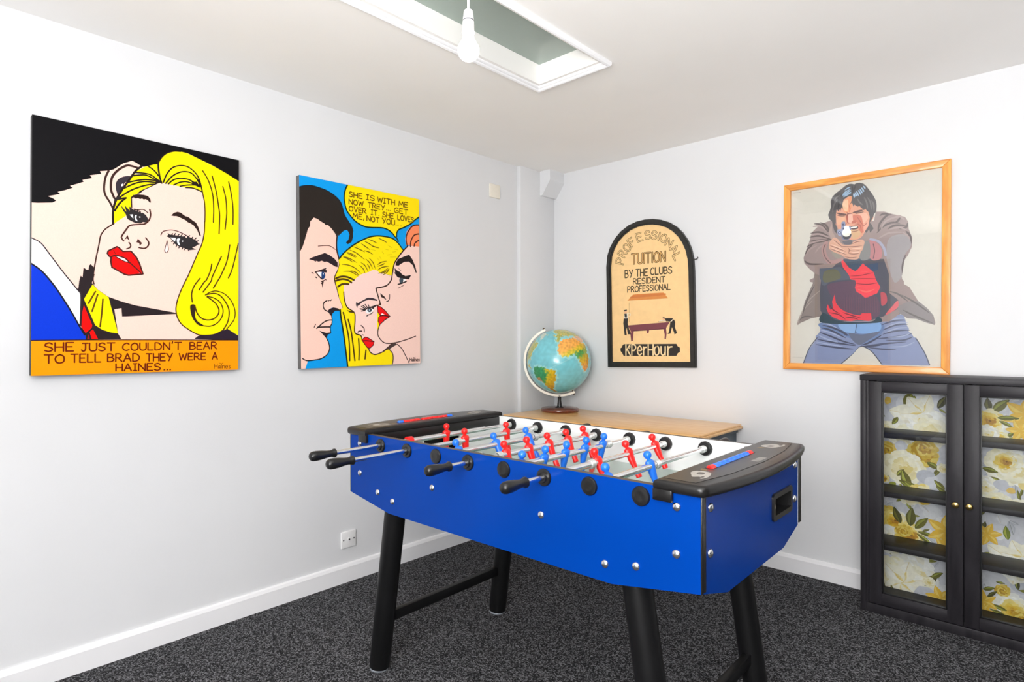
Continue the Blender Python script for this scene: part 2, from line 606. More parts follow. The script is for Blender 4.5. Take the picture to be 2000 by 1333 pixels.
def carpet():
    m = bpy.data.materials.new('carpet')
    m.use_nodes = True
    nt = m.node_tree
    b = nt.nodes['Principled BSDF']
    tc = nt.nodes.new('ShaderNodeTexCoord')
    n = nt.nodes.new('ShaderNodeTexNoise')
    n.inputs['Scale'].default_value = 190
    n.inputs['Detail'].default_value = 3
    n.inputs['Roughness'].default_value = 0.7
    v = nt.nodes.new('ShaderNodeTexVoronoi')
    v.inputs['Scale'].default_value = 230
    nt.links.new(tc.outputs['Object'], n.inputs['Vector'])
    nt.links.new(tc.outputs['Object'], v.inputs['Vector'])
    r = nt.nodes.new('ShaderNodeValToRGB')
    r.color_ramp.elements[0].position = 0.24
    r.color_ramp.elements[1].position = 0.78
    r.color_ramp.elements[0].color = rgb(18, 18, 20)
    r.color_ramp.elements[1].color = rgb(132, 132, 136)
    e = r.color_ramp.elements.new(0.5)
    e.color = rgb(48, 48, 50)
    sp = nt.nodes.new('ShaderNodeSeparateColor')
    nt.links.new(v.outputs['Color'], sp.inputs[0])
    mx = nt.nodes.new('ShaderNodeMix')
    mx.inputs[0].default_value = 0.5
    nt.links.new(n.outputs['Fac'], mx.inputs[2])
    nt.links.new(sp.outputs[0], mx.inputs[3])
    nt.links.new(mx.outputs[0], r.inputs[0])
    nt.links.new(r.outputs[0], b.inputs['Base Color'])
    b.inputs['Roughness'].default_value = 0.95
    b.inputs['Specular IOR Level'].default_value = 0.1
    ad = nt.nodes.new('ShaderNodeMath')
    ad.operation = 'ADD'
    nt.links.new(n.outputs['Fac'], ad.inputs[0])
    nt.links.new(v.outputs['Distance'], ad.inputs[1])
    bp = nt.nodes.new('ShaderNodeBump')
    bp.inputs['Strength'].default_value = 0.6
    bp.inputs['Distance'].default_value = 0.004
    nt.links.new(ad.outputs[0], bp.inputs['Height'])
    nt.links.new(bp.outputs[0], b.inputs['Normal'])
    return m
M_carpet = carpet()

# ---------------------------------------------------------------- room shell
ZC, XR, YB, T = 2.40, 5.6, -4.7, 0.10
m = MB(); m.box((-T, YB - T, -T), (XR + T, T, 0)); struct(m.build('floor', M_carpet, smooth=False))
m = MB(); m.box((-T, YB - T, 0), (0, T, ZC)); struct(m.build('wall_left', M_wall, smooth=False))
m = MB(); m.box((0, 0, 0), (XR, T, ZC)); struct(m.build('wall_back', M_wall, smooth=False))

def wall_with_hole(name, axis, pos0, pos1, a0, a1, h0, h1, z0, z1):
    m = MB()
    def bx(u0, u1, za, zb):
        if axis == 1:
            m.box((u0, pos0, za), (u1, pos1, zb))
        else:
            m.box((pos0, u0, za), (pos1, u1, zb))
    bx(a0, h0, 0, ZC); bx(h1, a1, 0, ZC); bx(h0, h1, 0, z0); bx(h0, h1, z1, ZC)
    return struct(m.build(name, M_wall, smooth=False))
wall_with_hole('wall_front', 1, YB - T, YB, 0, XR, 1.9, 3.5, 0.85, 2.2)
m = MB(); m.box((XR, YB, 0), (XR + T, 0, ZC)); struct(m.build('wall_right', mat('wall_dark_absorber', (52, 56, 62), 0.6, noise=0.02, nscale=3), smooth=False))  # unseen wall, made dark to cut bounced light on the table end
M_pane = mat('window_glass', (250, 252, 252), 0.02)
M_pane.node_tree.nodes['Principled BSDF'].inputs['Transmission Weight'].default_value = 1.0
for nm, ax, p, a0, a1 in (('added_window', 1, YB - 0.05, 1.9, 3.5),):  # unseen window, added to light the room from behind
    m = MB()
    z0, z1, fw = 0.85, 2.2, 0.05
    mid = (a0 + a1) / 2
    for u0, u1, za, zb in ((a0, a0 + fw, z0, z1), (a1 - fw, a1, z0, z1), (mid - fw / 2, mid + fw / 2, z0, z1), (a0, a1, z0, z0 + fw), (a0, a1, z1 - fw, z1)):
        if ax == 1:
            m.box((u0, p - 0.03, za), (u1, p + 0.03, zb), 0.004)
        else:
            m.box((p - 0.03, u0, za), (p + 0.03, u1, zb), 0.004)
    wo = struct(m.build(nm, M_trim))
    m = MB()
    if ax == 1:
        m.box((a0, p - 0.003, z0), (a1, p + 0.003, z1))
    else:
        m.box((p - 0.003, a0, z0), (p + 0.003, a1, z1))
    m.build('pane', M_pane, wo, smooth=False)

# ceiling with the skylight well
SX0, SX1, SY0, SY1 = 0.945, 1.268, -2.55, -1.245
m = MB()
m.box((-T, YB - T, ZC), (SX0, T, ZC + T)); m.box((SX1, YB - T, ZC), (XR + T, T, ZC + T))
m.box((SX0, SY1, ZC), (SX1, T, ZC + T)); m.box((SX0, YB - T, ZC), (SX1, SY0, ZC + T))
struct(m.build('ceiling', M_ceil, smooth=False))
# skylight: moulded surround, stepped lining and a dim grey-green pane
sky = thing('window_1', '', '')
for k in ('label', 'category'):
    del sky[k]
sky['kind'] = 'structure'
def rect(x0, y0, x1, y1):
    return [(x0, y0), (x1, y0), (x1, y1), (x0, y1)]
hz = lambda a, b, h: (a, b, h)
m = MB()
steps = [(q, q, z) for q, z in ((0.0, 2.400), (0.0, 2.389), (0.004, 2.383), (0.010, 2.380), (0.016, 2.383), (0.0165, 2.390), (0.022, 2.391), (0.026, 2.395), (0.027, 2.430),
         (0.016, 2.432), (0.016, 2.441), (0.036, 2.442), (0.0405, 2.446), (0.0405, 2.488))]
loops = []
bm = m.bm
for dx, dy, z in steps:
    loops.append([bm.verts.new((x, y, z)) for x, y in rect(SX0 - 0.041 + dx, SY0 - 0.041 + dy, SX1 + 0.041 - dx, SY1 + 0.041 - dy)])
for A, B in zip(loops, loops[1:]):
    for k in range(4):
        bm.faces.new((A[k], A[(k + 1) % 4], B[(k + 1) % 4], B[k]))
bmesh.ops.recalc_face_normals(bm, faces=bm.faces)
m.build('window_frame', M_trim, sky, smooth=False)
m = MB(); m.box((SX0 - 0.03, SY0 - 0.03, 2.488), (SX1 + 0.03, SY1 + 0.03, 2.498))
M_skyp = mat('skylight_blind', (150, 164, 155), 0.22, noise=0.05, nscale=2.2, coat=0.3)
m.build('pane', M_skyp, sky, smooth=False)

# corner boxing and the tapered duct cover above it
m = MB(); m.box((0, -0.361, 0), (0.033, 0, ZC), 0.003); struct(m.build('trim_1', M_wall))
m = MB()
bm = m.bm
def duct(x, y, z): return bm.verts.new((x, y, z))
sec = [[duct(0.03, -0.157, ZC), duct(0.122, -0.157, ZC), duct(0.122, 0, ZC), duct(0.03, 0, ZC)],
       [duct(0.03, -0.157, 2.328), duct(0.122, -0.157, 2.328), duct(0.122, 0, 2.328), duct(0.03, 0, 2.328)],
       [duct(0.03, -0.157, 2.232), duct(0.052, -0.157, 2.232), duct(0.052, 0, 2.232), duct(0.03, 0, 2.232)]]
for A, B in zip(sec, sec[1:]):
    for k in range(4):
        bm.faces.new((A[k], A[(k + 1) % 4], B[(k + 1) % 4], B[k]))
bm.faces.new(sec[2]); bm.faces.new(sec[0][::-1])
bmesh.ops.recalc_face_normals(bm, faces=bm.faces)
struct(m.build('trim_2', M_wall, smooth=False))

# baseboards
def skirt(name, axis, a0, a1, base, sgn):
    prof = [(0, 0), (0.018, 0), (0.018, 0.076), (0.012, 0.089), (0.006, 0.093), (0, 0.093)]
    m = MB()
    if axis == 0:
        m.prism(prof, a0, a1, lambda a, b, h: (base + sgn * a, h, b))
    else:
        m.prism(prof, a0, a1, lambda a, b, h: (h, base + sgn * a, b))
    return struct(m.build(name, M_trim, smooth=False))
skirt('baseboard_left', 0, YB, -0.361, 0.0, 1)
skirt('baseboard_back', 1, 0.033, XR, 0.0, -1)
skirt('baseboard_right', 0, YB, 0.0, XR, -1)
skirt('baseboard_front', 1, 0.0, XR, YB, 1)

# ---------------------------------------------------------------- pendant lamp
BL = Vector((1.4017, -2.1131, 2.098))
pl_ = thing('pendant_light', 'lit white bulb hanging on a bare white cord in front of the skylight', 'lamp', (BL.x, BL.y, ZC))
m = MB(); m.lathe([(0, 0), (0, 0.05), (0.012, 0.05), (0.022, 0.03), (0.026, 0.008), (0.026, 0)], (0, 0, 0), (0, 0, -1), 32); m.build('ceiling_rose', M_white_pl, pl_)
zb = BL.z - ZC
m = MB(); m.cyl((0, 0, -0.02), (0, 0, zb + 0.118), 0.0035, seg=12); m.build('cord', M_white_pl, pl_)
m = MB()
m.lathe([(0.120, 0), (0.120, 0.009), (0.116, 0.0135), (0.092, 0.0165), (0.0905, 0.0168), (0.0895, 0.0152), (0.086, 0.0152), (0.085, 0.0172), (0.060, 0.0178), (0.056, 0.0192), (0.052, 0.0192), (0.052, 0.0155), (0.058, 0.0150), (0.058, 0)], (0, 0, zb), (0, 0, zb + 1), 36)
m.build('lamp_holder', M_white_pl, pl_)
m = MB(); m.torus((0, 0, zb + 0.0882), (0, 0, 1), 0.0150, 0.0018, 32); m.build('holder_ring', mat('holder_gap', (110, 110, 116), 0.5), pl_, label='thin grey ring around the lamp holder')
m = MB()
R = 0.0325
prof = [(-R, 0)] + [(-R * math.cos(a), R * math.sin(a)) for a in [PI * k / 20 for k in range(1, 13)]]
prof += [(0.024, 0.0225), (0.036, 0.0172), (0.046, 0.0150), (0.062, 0.0142), (0.062, 0)]
m.lathe(prof, (0, 0, zb), (0, 0, zb + 1), 40)
M_bulb = bpy.data.materials.new('lit_bulb')
M_bulb.use_nodes = True
nb = M_bulb.node_tree.nodes['Principled BSDF']
nb.inputs['Base Color'].default_value = (1, 1, 1, 1)
nb.inputs['Emission Color'].default_value = (1.0, 0.90, 0.78, 1)
nb.inputs['Emission Strength'].default_value = 16.0
m.build('bulb', M_bulb, pl_)

# ---------------------------------------------------------------- plates on the left wall
def xw(y, z, h): return (h, y, z)
sock = thing('aerial_socket', 'square white aerial socket plate low on the wall beside the table football leg', 'wall socket', (0, -1.656, 0.214))
m = MB(); m.box((0, -0.043, -0.043), (0.009, 0.043, 0.043), 0.004, seg=3); m.build('plate', M_white_pl, sock)
m = MB(); m.lathe([(0, 0), (0, 0.009), (0.004, 0.009), (0.005, 0.0055), (0.005, 0)], (0.0085, 0, 0), (1, 0, 0), 20); sk = m.build('coaxial_port', M_white_pl, sock)
m = MB(); m.cyl((0.0125, 0, 0), (0.0142, 0, 0), 0.0045, seg=16); m.build('port_hole', M_matblack, sk)
for s_ in (-1, 1):
    m = MB(); m.lathe([(0, 0.0042), (0.001, 0.0036), (0.001, 0)], (0.0088, s_ * 0.030, 0), (1, 0, 0), 14); m.build('screw', mat('screw_dark', (90, 90, 92), 0.35, metal=0.8), sock)
bp_ = MB(); bp_.box((0, -0.625, 2.148), (0.012, -0.532, 2.236), 0.004, seg=3)
tag(bp_.build('blanking_plate', mat('ivory_plastic', (236, 230, 216), 0.4, noise=0.02)), 'small ivory blank plate high on the wall near the corner boxing', 'wall plate')

# ---------------------------------------------------------------- table football
M_blue = mat('blue_laminate', (0, 55, 143), 0.24, noise=0.04, nscale=3.0, spec=0.09)
M_innerw = mat('inner_white_laminate', (236, 238, 238), 0.22, noise=0.01)
M_spring = mat('spring_steel', (206, 208, 206), 0.3, metal=0.55, noise=0.03)
M_edge = mat('rim_edge', (66, 56, 48), 0.4, noise=0.12, nscale=50)
M_field = mat('green_pitch', (36, 112, 84), 0.10, noise=0.04, nscale=6, coat=1.0)
M_field.node_tree.nodes['Principled BSDF'].inputs['Coat IOR'].default_value = 2.6
M_line = mat('pitch_line', (235, 238, 235), 0.15, coat=1.0)
M_red = mat('red_plastic', (236, 30, 28), 0.28, noise=0.04, nscale=60)
M_plblue = mat('blue_plastic', (30, 112, 228), 0.28, noise=0.04, nscale=60)
M_leg = mat('black_leg', (13, 13, 14), 0.42, noise=0.2, nscale=9, spec=0.3)
M_cover = mat('black_cover', (22, 21, 21), 0.30, noise=0.12, nscale=14, bump=0.05, bscale=500, spec=0.4)
M_topsheet = mat('cover_sheet', (46, 43, 41), 0.34, noise=0.12, nscale=10)

TL, TW, RZ = 1.391, 0.726, 0.857
tb = thing('foosball_table', 'blue and black table football game with chrome rods and red and blue players', 'table football', (0.712, -2.0835, 0), 0.0174)

def side_panel(v0, v1, outer_low):
    poly = [(0, 0.66), (0.235, 0.621), (TL - 0.235, 0.621), (TL, 0.66), (TL, 0.8885), (0, 0.8885)]
    m = MB()
    m.prism(poly, v0, v1, lambda a, b, h: (a, h, b))
    for f in m.bm.faces:
        n = f.normal
        f.normal_update()
        n = f.normal
        if abs(n.y) > 0.9:
            f.material_index = 0 if (n.y < 0) == outer_low else 1
        else:
            f.material_index = 2
    return m.build('side_panel', [M_blue, M_innerw, M_edge], tb, smooth=False)
side_panel(0, 0.020, True)
side_panel(TW - 0.020, TW, False)
# black corner strips on the panel ends
for u, s_ in ((TL, 1), (0, -1)):
    for v0 in (-0.001, TW - 0.021):
        m = MB(); m.box((min(u, u + s_ * 0.004), v0, 0.661), (max(u, u + s_ * 0.004), v0 + 0.022, 0.885), 0.0015)
        m.build('corner_strip', M_black, tb)
def end_panel(u0, u1, right):
    HV0, HV1, HZ0, HZ1 = 0.474, 0.630, 0.722, 0.788
    lo = lambda v: 0.66 + (0.617 - 0.66) * max(0, min(1, (v - 0) / 0.155)) if v < 0.3 else 0.66 + (0.617 - 0.66) * max(0, min(1, (TW - v) / 0.155))
    m = MB()
    fr = lambda a, b, h: (h, a, b)
    if right:
        for va, vb, kind in ((0.02, 0.155, 'l'), (0.155, HV0, 'l'), (HV0, HV1, 't'), (HV1, TW - 0.02, 'l')):
            if kind == 'l':
                cut = [va, vb] + ([TW - 0.155] if va < TW - 0.155 < vb else [])
                pts = [(v, lo(v)) for v in sorted(cut)] + [(vb, 0.884), (va, 0.884)]
                m.prism(pts, u0, u1, fr)
        m.prism([(HV0, HZ1), (HV1, HZ1), (HV1, 0.884), (HV0, 0.884)], u0, u1, fr)
        m.prism([(HV0, 0.617), (TW - 0.155, 0.617), (HV1, lo(HV1)), (HV1, HZ0), (HV0, HZ0)], u0, u1, fr)
    else:
        m.prism([(0.02, lo(0.02)), (0.155, 0.617), (TW - 0.155, 0.617), (TW - 0.02, lo(TW - 0.02)), (TW - 0.02, 0.884), (0.02, 0.884)], u0, u1, fr)
    o = m.build('end_panel', M_blue, tb, smooth=False)
    if right:
        # ball return: black moulded cup let into the panel
        def rr(a0, b0, a1, b1, r):
            P = []
            for cx, cy, st in ((a1 - r, b1 - r, 0), (a0 + r, b1 - r, 90), (a0 + r, b0 + r, 180), (a1 - r, b0 + r, 270)):
                for k in range(5):
                    t = math.radians(st + 90 * k / 4)
                    P.append((cx + r * math.cos(t), cy + r * math.sin(t)))
            return P
        mm = MB()
        mm.ring(rr(HV0 - 0.006, HZ0 - 0.006, HV1 + 0.006, HZ1 + 0.006, 0.012), rr(HV0 + 0.009, HZ0 + 0.009, HV1 - 0.009, HZ1 - 0.009, 0.006), u1 - 0.004, u1 + 0.006, fr)
        mm.box((u1 - 0.085, HV0, HZ0 + 0.0005), (u1 - 0.002, HV0 + 0.006, HZ1 - 0.0005)); mm.box((u1 - 0.085, HV1 - 0.006, HZ0 + 0.0005), (u1 - 0.002, HV1, HZ1 - 0.0005))
        mm.box((u1 - 0.085, HV0, HZ0 + 0.0005), (u1 - 0.002, HV1, HZ0 + 0.006)); mm.box((u1 - 0.085, HV0, HZ1 - 0.006), (u1 - 0.002, HV1, HZ1 - 0.0005))
        mm.box((u1 - 0.089, HV0, HZ0), (u1 - 0.083, HV1, HZ1))
        mm.build('ball_return', M_black, o)
    return o
end_panel(TL - 0.020, TL - 0.0008, True)
end_panel(0.0008, 0.020, False)
# bottom board, pitch and inner end walls
m = MB(); m.box((0.03, 0.0205, 0.700), (TL - 0.11, TW - 0.0205, 0.708)); m.build('underside_board', M_matblack, tb)
F0, F1 = 0.115, TL - 0.115
m = MB(); m.box((F0, 0.020, 0.757), (F1, TW - 0.020, 0.765))
fz0, fz1 = 0.7650, 0.7654
uc, vc = TL / 2, TW / 2
m.box((uc - 0.003, 0.022, fz0), (uc + 0.003, TW - 0.022, fz1), mi=1)
m.ring([(uc + 0.105 * math.cos(2 * PI * k / 48), vc + 0.105 * math.sin(2 * PI * k / 48)) for k in range(48)], [(uc + 0.099 * math.cos(2 * PI * k / 48), vc + 0.099 * math.sin(2 * PI * k / 48)) for k in range(48)], fz0, fz1, hz, mi=1)
for s_ in (0, 1):
    def U(a): return F0 + a if s_ == 0 else F1 - a
    for a0, a1, b0, b1 in ((0.0, 0.22, vc - 0.22, vc - 0.214), (0.0, 0.22, vc + 0.214, vc + 0.22), (0.22, 0.226, vc - 0.22, vc + 0.22), (0, .10, vc - .13, vc - .124), (0, .10, vc + .124, vc + .13), (.10, .106, vc - .13, vc + .13)):
        m.box((min(U(a0), U(a1)), b0, fz0), (max(U(a0), U(a1)), b1, fz1), mi=1)
m.build('pitch', [M_field, M_line], tb, label='green pitch with white markings')
for u, s_ in ((F0, -1), (F1, 1)):
    m = MB()
    g0, g1, gz = vc - 0.10, vc + 0.10, 0.836
    ua, ub = min(u, u + s_ * 0.012), max(u, u + s_ * 0.012)
    m.box((ua, 0.020, 0.765), (ub, g0, 0.843)); m.box((ua, g1, 0.765), (ub, TW - 0.020, 0.843)); m.box((ua, g0, gz), (ub, g1, 0.843))
    e = m.build('inner_end_wall', M_innerw, tb, smooth=False)
    m = MB()
    uo = u + s_ * 0.07
    m.box((min(uo, uo + s_ * .004), g0, 0.73), (max(uo, uo + s_ * .004), g1, 0.86))
    m.box((min(u + s_ * .012, uo), g0 - .004, 0.73), (max(u + s_ * .012, uo), g0, 0.86)); m.box((min(u + s_ * .012, uo), g1, 0.73), (max(u + s_ * .012, uo), g1 + .004, 0.86))
    m.box((min(u + s_ * .012, uo), g0, 0.856), (max(u + s_ * .012, uo), g1, 0.86)); m.box((min(u + s_ * .012, uo), g0, 0.73), (max(u + s_ * .012, uo), g1, 0.734))
    m.build('goal', M_matblack, tb)

# bolts
def bolt(p, d):
    m = MB(); m.lathe([(0, 0), (0, 0.0110), (0.0014, 0.0110), (0.0042, 0.0090), (0.0062, 0.0052), (0.0070, 0)], (0, 0, 0), d, 18)
    return m.build('bolt', M_nickel, tb, loc=p)
protos = {}
def put_bolt(p, d):
    if d not in protos:
        protos[d] = bolt(p, d)
        return
    o = protos[d].copy(); COL.objects.link(o); o.location = p; o.parent = tb
for u, z in ((0.060, 0.850), (0.060, 0.740), (0.171, 0.686), (0.258, 0.668), (0.470, 0.751), (0.929, 0.751), (1.333, 0.848), (1.332, 0.738), (1.226, 0.683), (1.137, 0.667)):
    put_bolt((u, 0, z), (0, -1, 0)); put_bolt((u, TW, z), (0, 1, 0))
for v, z in ((0.053, 0.846), (0.051, 0.740), (0.673, 0.847), (0.669, 0.743)):
    put_bolt((TL - 0.0008, v, z), (1, 0, 0)); put_bolt((0.0008, v, z), (-1, 0, 0))

# goal covers with score beads
def cover(right):
    def X(u): return u if right else TL - u
    inn, out, v0, v1 = 1.279, 1.410, -0.013, TW + 0.001
    P = [(inn, v0)]
    r = 0.022
    for k in range(5):
        t = -PI / 2 + PI / 2 * k / 4
        P.append((out - r + r * math.cos(t), v0 + r + r * math.sin(t)))
    for k in range(1, 12):
        t = k / 12
        P.append((out + 0.036 * math.sin(PI * t) ** 0.8, v0 + r + (v1 - v0 - 2 * r) * t))
    for k in range(5):
        t = PI / 2 * k / 4
        P.append((out - r + r * math.cos(t), v1 - r + r * math.sin(t)))
    P.append((inn, v1))
    P = [(X(a), b) for a, b in P]
    m = MB()
    m.prism(P, 0.879, 0.907, hz, bev=0.011)
    ia, ib = sorted((X(inn - 0.0035), X(inn + 0.012)))
    m.box((ia, 0.021, 0.842), (ib, TW - 0.021, 0.885), 0.002)
    ta, tb_ = sorted((X(inn - 0.003), X(inn + 0.047)))
    m.box((ta, v0 + 0.001, 0.857), (tb_, -0.0005, 0.886), 0.003); m.box((ta, TW + 0.0005, 0.857), (tb_, v1 + 0.011, 0.886), 0.003)
    c = m.build('goal_cover', M_cover, tb)
    # printed sheet and score slot on top
    m = MB()
    sa, sb = X(inn + 0.016), X(out - 0.030)
    a, b = min(sa, sb), max(sa, sb)
    m.prism([(X(inn + 0.014), 0.012), (X(out - 0.036), 0.012), (X(out - 0.012), 0.16), (X(out - 0.002), vc), (X(out - 0.012), TW - 0.172), (X(out - 0.036), TW - 0.024), (X(inn + 0.014), TW - 0.024)], 0.9072, 0.9080, hz)
    sheet = m
    pl2 = lambda a, b, h: (a, b, 0.9079 + h)
    art = Art({}, lambda p: p, pl2)
    for q, cv, fl in ((0, 0.115, 1), (1, TW - 0.125, -1)):
        def B(du, dv): return (X(inn + 0.066 + du * 0.9), cv + dv * fl)
        art.raw([B(-.030, .052), B(-.012, .048), B(-.005, .030), B(-.022, .028)], '7d6434')
        art.raw([B(-.028, .030), B(-.004, .034), B(.004, .018), B(-.02, .012)], '2c2622')
        art.raw([B(-.030, .012), B(-.012, .024), B(.012, .018), B(.024, -.004), B(.030, -.040), B(.022, -.058), B(.012, -.040), B(-.004, -.050), B(-.018, -.030), B(-.030, -.010)], 'aaa69f', True)
        art.raw([B(-.014, .006), B(.002, .008), B(.006, -.014), B(-.010, -.016)], '55514d', True)
        art.raw([B(.014, -.030), B(.022, -.034), B(.020, -.050), B(.014, -.044)], '4a4643', True)
    art.raw([(X(inn + .098), vc - .02), (X(inn + .118), vc - .02), (X(inn + .118), vc + .05), (X(inn + .098), vc + .05)], '8f8b86')
    art.line([(X(inn + .012), vc - .002), (X(out + .02), vc + .002)], 0.0025, '1c1b1b')
    art.build('cover_sheet', [M_topsheet, M_paint], sheet, 1, c, label='dark printed sheet with worn footballer pictures')
    m = MB()
    u0_, u1_ = sorted((X(inn + 0.044), X(inn + 0.066)))
    w0, w1 = 0.175, 0.468
    m.box((u0_, w0, 0.9081), (u1_, w1, 0.9086))
    m.build('score_slot', M_matblack, c)
    if right:
        seq = ['r'] + ['b'] * 8 + ['r']
        pos = [w0 + 0.016 + 0.0285 * k for k in range(10)]
    else:
        seq = ['b', 'r', 'r', 'r', 'r', 'r', 'r', 'r', 'r', 'b']
        pos = [w0 + 0.016 + 0.0275 * k + (0.012 if k > 3 else 0) for k in range(10)]
    pr = {}
    for k, (s_, y) in enumerate(zip(seq, pos)):
        loc = ((u0_ + u1_) / 2, y, 0.9050)
        if s_ in pr:
            o = pr[s_].copy(); COL.objects.link(o); o.parent = c; o.location = loc
        else:
            m = MB()
            m.lathe([(-0.0128, 0), (-0.0128, 0.008), (-0.010, 0.0105), (0.010, 0.0105), (0.0128, 0.008), (0.0128, 0)], (0, 0, 0), (0, 1, 0), 16)
            pr[s_] = m.build('score_bead', M_red if s_ == 'r' else M_plblue, c, loc=loc, label='red score bead' if s_ == 'r' else 'blue score bead')
M_paint = attr_mat('printed_paint', 0.4, mottled=0.06, nscale=120)
cover(True)
cover(False)

# rods with players
def player_mesh(name, m_):
    mb = MB()
    mb.loft([(-0.083, .0085, .0070, 0, 0), (-0.082, .0110, .0095, 0, 0), (-0.066, .0112, .0095, 0, 0), (-0.058, .0100, .0078, 0, 0), (-0.045, .0102, .0078, 0, 0.0005), (-0.030, .0122, .0098, 0, 0.001), (-0.018, .0135, .0112, 0, 0.001),
             (-0.008, .0132, .0112, 0, 0), (0.002, .0158, .0132, 0, 0), (0.010, .0180, .0130, 0, 0), (0.0150, .0172, .0105, 0, 0), (0.0185, .0110, .0075, 0, 0), (0.0205, .0060, .0058, 0, 0), (0.0230, .0062, .0065, 0, 0),
             (0.0265, .0098, .0104, 0, 0), (0.0310, .0117, .0125, 0, 0), (0.0355, .0119, .0128, 0, 0), (0.0400, .0106, .0114, 0, 0), (0.0440, .0074, .0080, 0, 0), (0.0462, .0030, .0034, 0, 0)], 20)
    # loft runs ellipse axes as (x, y); players face along the table, so turn them
    bmesh.ops.transform(mb.bm, matrix=Matrix.Rotation(PI / 2, 4, 'Z'), verts=mb.bm.verts)
    o = mb.build(name, m_, None)
    return o
PR = {'r': None, 'b': None}
def put_player(col, rod, v, lean):
    if PR[col] is None:
        o = player_mesh('player_figure', M_red if col == 'r' else M_plblue)
        o['label'] = 'red player figure' if col == 'r' else 'blue player figure'
        PR[col] = o
    else:
        o = PR[col].copy(); COL.objects.link(o)
    o.parent = rod
    o.location = (0, v, 0)
    o.rotation_euler = (0, math.radians(lean), 0)
rods = [  # colour, handle side, handle start, lean (deg, + leans right), players, thick sleeve, springs
    ('r', 'n', -0.184, 0, [0.315], (0.04, 0.53), []),
    ('r', 'n', -0.213, -8, [0.275, 0.507], (0.24, 0.66), [0.238]),
    ('b', 'f', 0.782, -32, [0.103, 0.290, 0.470], (0.04, 0.49), [0.505]),
    ('r', 'n', -0.076, -24, [0.178, 0.294, 0.408, 0.522, 0.632], (0.15, 0.655), [0.140]),
    ('b', 'f', 0.760, 10, [0.074, 0.186, 0.298, 0.410, 0.520], (0.03, 0.55), [0.556]),
    ('r', 'n', -0.077, -27, [0.268, 0.452, 0.633], (0.03, 0.225), [0.230]),
    ('b', 'f', 0.80, -20, [0.092, 0.322], (0.03, 0.345), [0.358]),
    ('b', 'f', 0.83, 0, [], (0.2, 0.5), []),
]
HPROF = [(0, 0), (0, .0118), (.002, .0148), (.006, .0150), (.010, .0128), (.020, .0112), (.034, .0125), (.052, .0152), (.070, .0166), (.082, .0162), (.089, .0138), (.093, .0090), (.0945, 0)]
for i, (c_, side, hs, lean, men, (t0, t1), springs) in enumerate(rods):
    u = 0.19 + 0.15 * i
    m = MB()
    a0, a1 = (hs - 0.006, 0.775) if side == 'n' else (-0.006, hs + 0.006)
    m.cyl((0, a0, 0), (0, a1, 0), 0.0078, seg=20)
    m.cyl((0, t0, 0), (0, t1, 0), 0.0102, seg=20)
    rod = m.build('rod', M_chrome, tb, loc=(u, 0, RZ))
    for v in men:
        put_player(c_, rod, v, lean)
    if i == 0:
        m = MB(); m.lathe([(-.013, .0105), (-.012, .0165), (.012, .0165), (.013, .0105)], (0, 0.128, 0), (0, 1.128, 0), 24); m.build('rod_stop', M_red, rod, label='red stop ring')
    for v in springs:
        m = MB()
        for k in range(4):
            m.torus((0, v + (k - 1.5) * 0.0055, 0), (0, 1, 0), 0.0115, 0.0024, 20)
        m.build('spring', M_spring, rod, label='pale coil spring')
    m = MB()
    if side == 'n':
        m.lathe(HPROF, (0, hs, 0), (0, hs - 1, 0), 24)
    else:
        m.lathe(HPROF, (0, hs, 0), (0, hs + 1, 0), 24)
    m.build('handle', M_black, rod)
    # bearings: outer flange near, inner nut and outer flange far
    for where in ('near', 'far'):
        m = MB()
        if where == 'near':
            closed = side == 'f'
            m.lathe([(0.0, 0), (0.0, .0245), (.003, .0245), (.006, .0225), (.0068, .0150), (.0115 if not closed else .0072, .0130), (.0115 if not closed else .0065, .009), (.0065, 0)], (u, 0, RZ), (u, -1, RZ), 28)
            vi = 0.0200
            m.lathe([(0, .0255), (.010, .0240), (.011, .010)], (u, vi, RZ), (u, vi + 1, RZ), 12)
        else:
            m.lathe([(0.0, .0260), (.004, .0262), (.011, .0235), (.012, .0125), (.012, .0102)], (u, TW - 0.020, RZ), (u, TW - 1.020, RZ), 12)
            m.lathe([(0.0, .0240), (.005, .0235), (.007, .0150), (.012, .0130), (.012, .008)], (u, TW, RZ), (u, TW + 1, RZ), 24)
        br = m.build('bearing', M_black, tb)
        if where == 'far':
            m = MB()
            for k in range(4):
                m.torus((u, TW - 0.035 - k * 0.0055, RZ), (0, 1, 0), 0.0098, 0.0027, 20)
            m.build('spring', M_spring, br, label='pale coil spring')
# legs, feet and stretchers
def leg(top, bot):
    m = MB()
    t, b = Vector(top), Vector(bot)
    d = (t - b).normalized()
    m.tube([b + Vector((0, 0, 0.012)), b + Vector((0, 0, 0.013)) + d * 0.02, t], 0.0385, 28, rr=[0.037, 0.0385, 0.0385])
    o = m.build('leg', M_leg, tb)
    m = MB(); m.lathe([(0, 0), (0, .033), (.004, .036), (.014, .034), (.014, 0)], bot, b + Vector((0, 0, 1)), 28)
    m.build('foot', mat('grey_foot', (150, 156, 164), 0.35, metal=0.3), o, label='grey levelling foot')
VN, VF = 0.056, 0.690
for s_ in (0, 1):
    def X(u): return u if s_ == 0 else TL - u
    leg((X(0.212), VN + .004, 0.715), (X(0.100), VN, 0.0)); leg((X(0.212), VF - .004, 0.715), (X(0.112), VF, 0.0))
    m = MB()
    xm = X(0.139)
    m.box((xm - 0.012, VN + 0.02, 0.185), (xm + 0.012, VF - 0.02, 0.222), 0.002)
    m.build('stretcher', M_leg, tb)

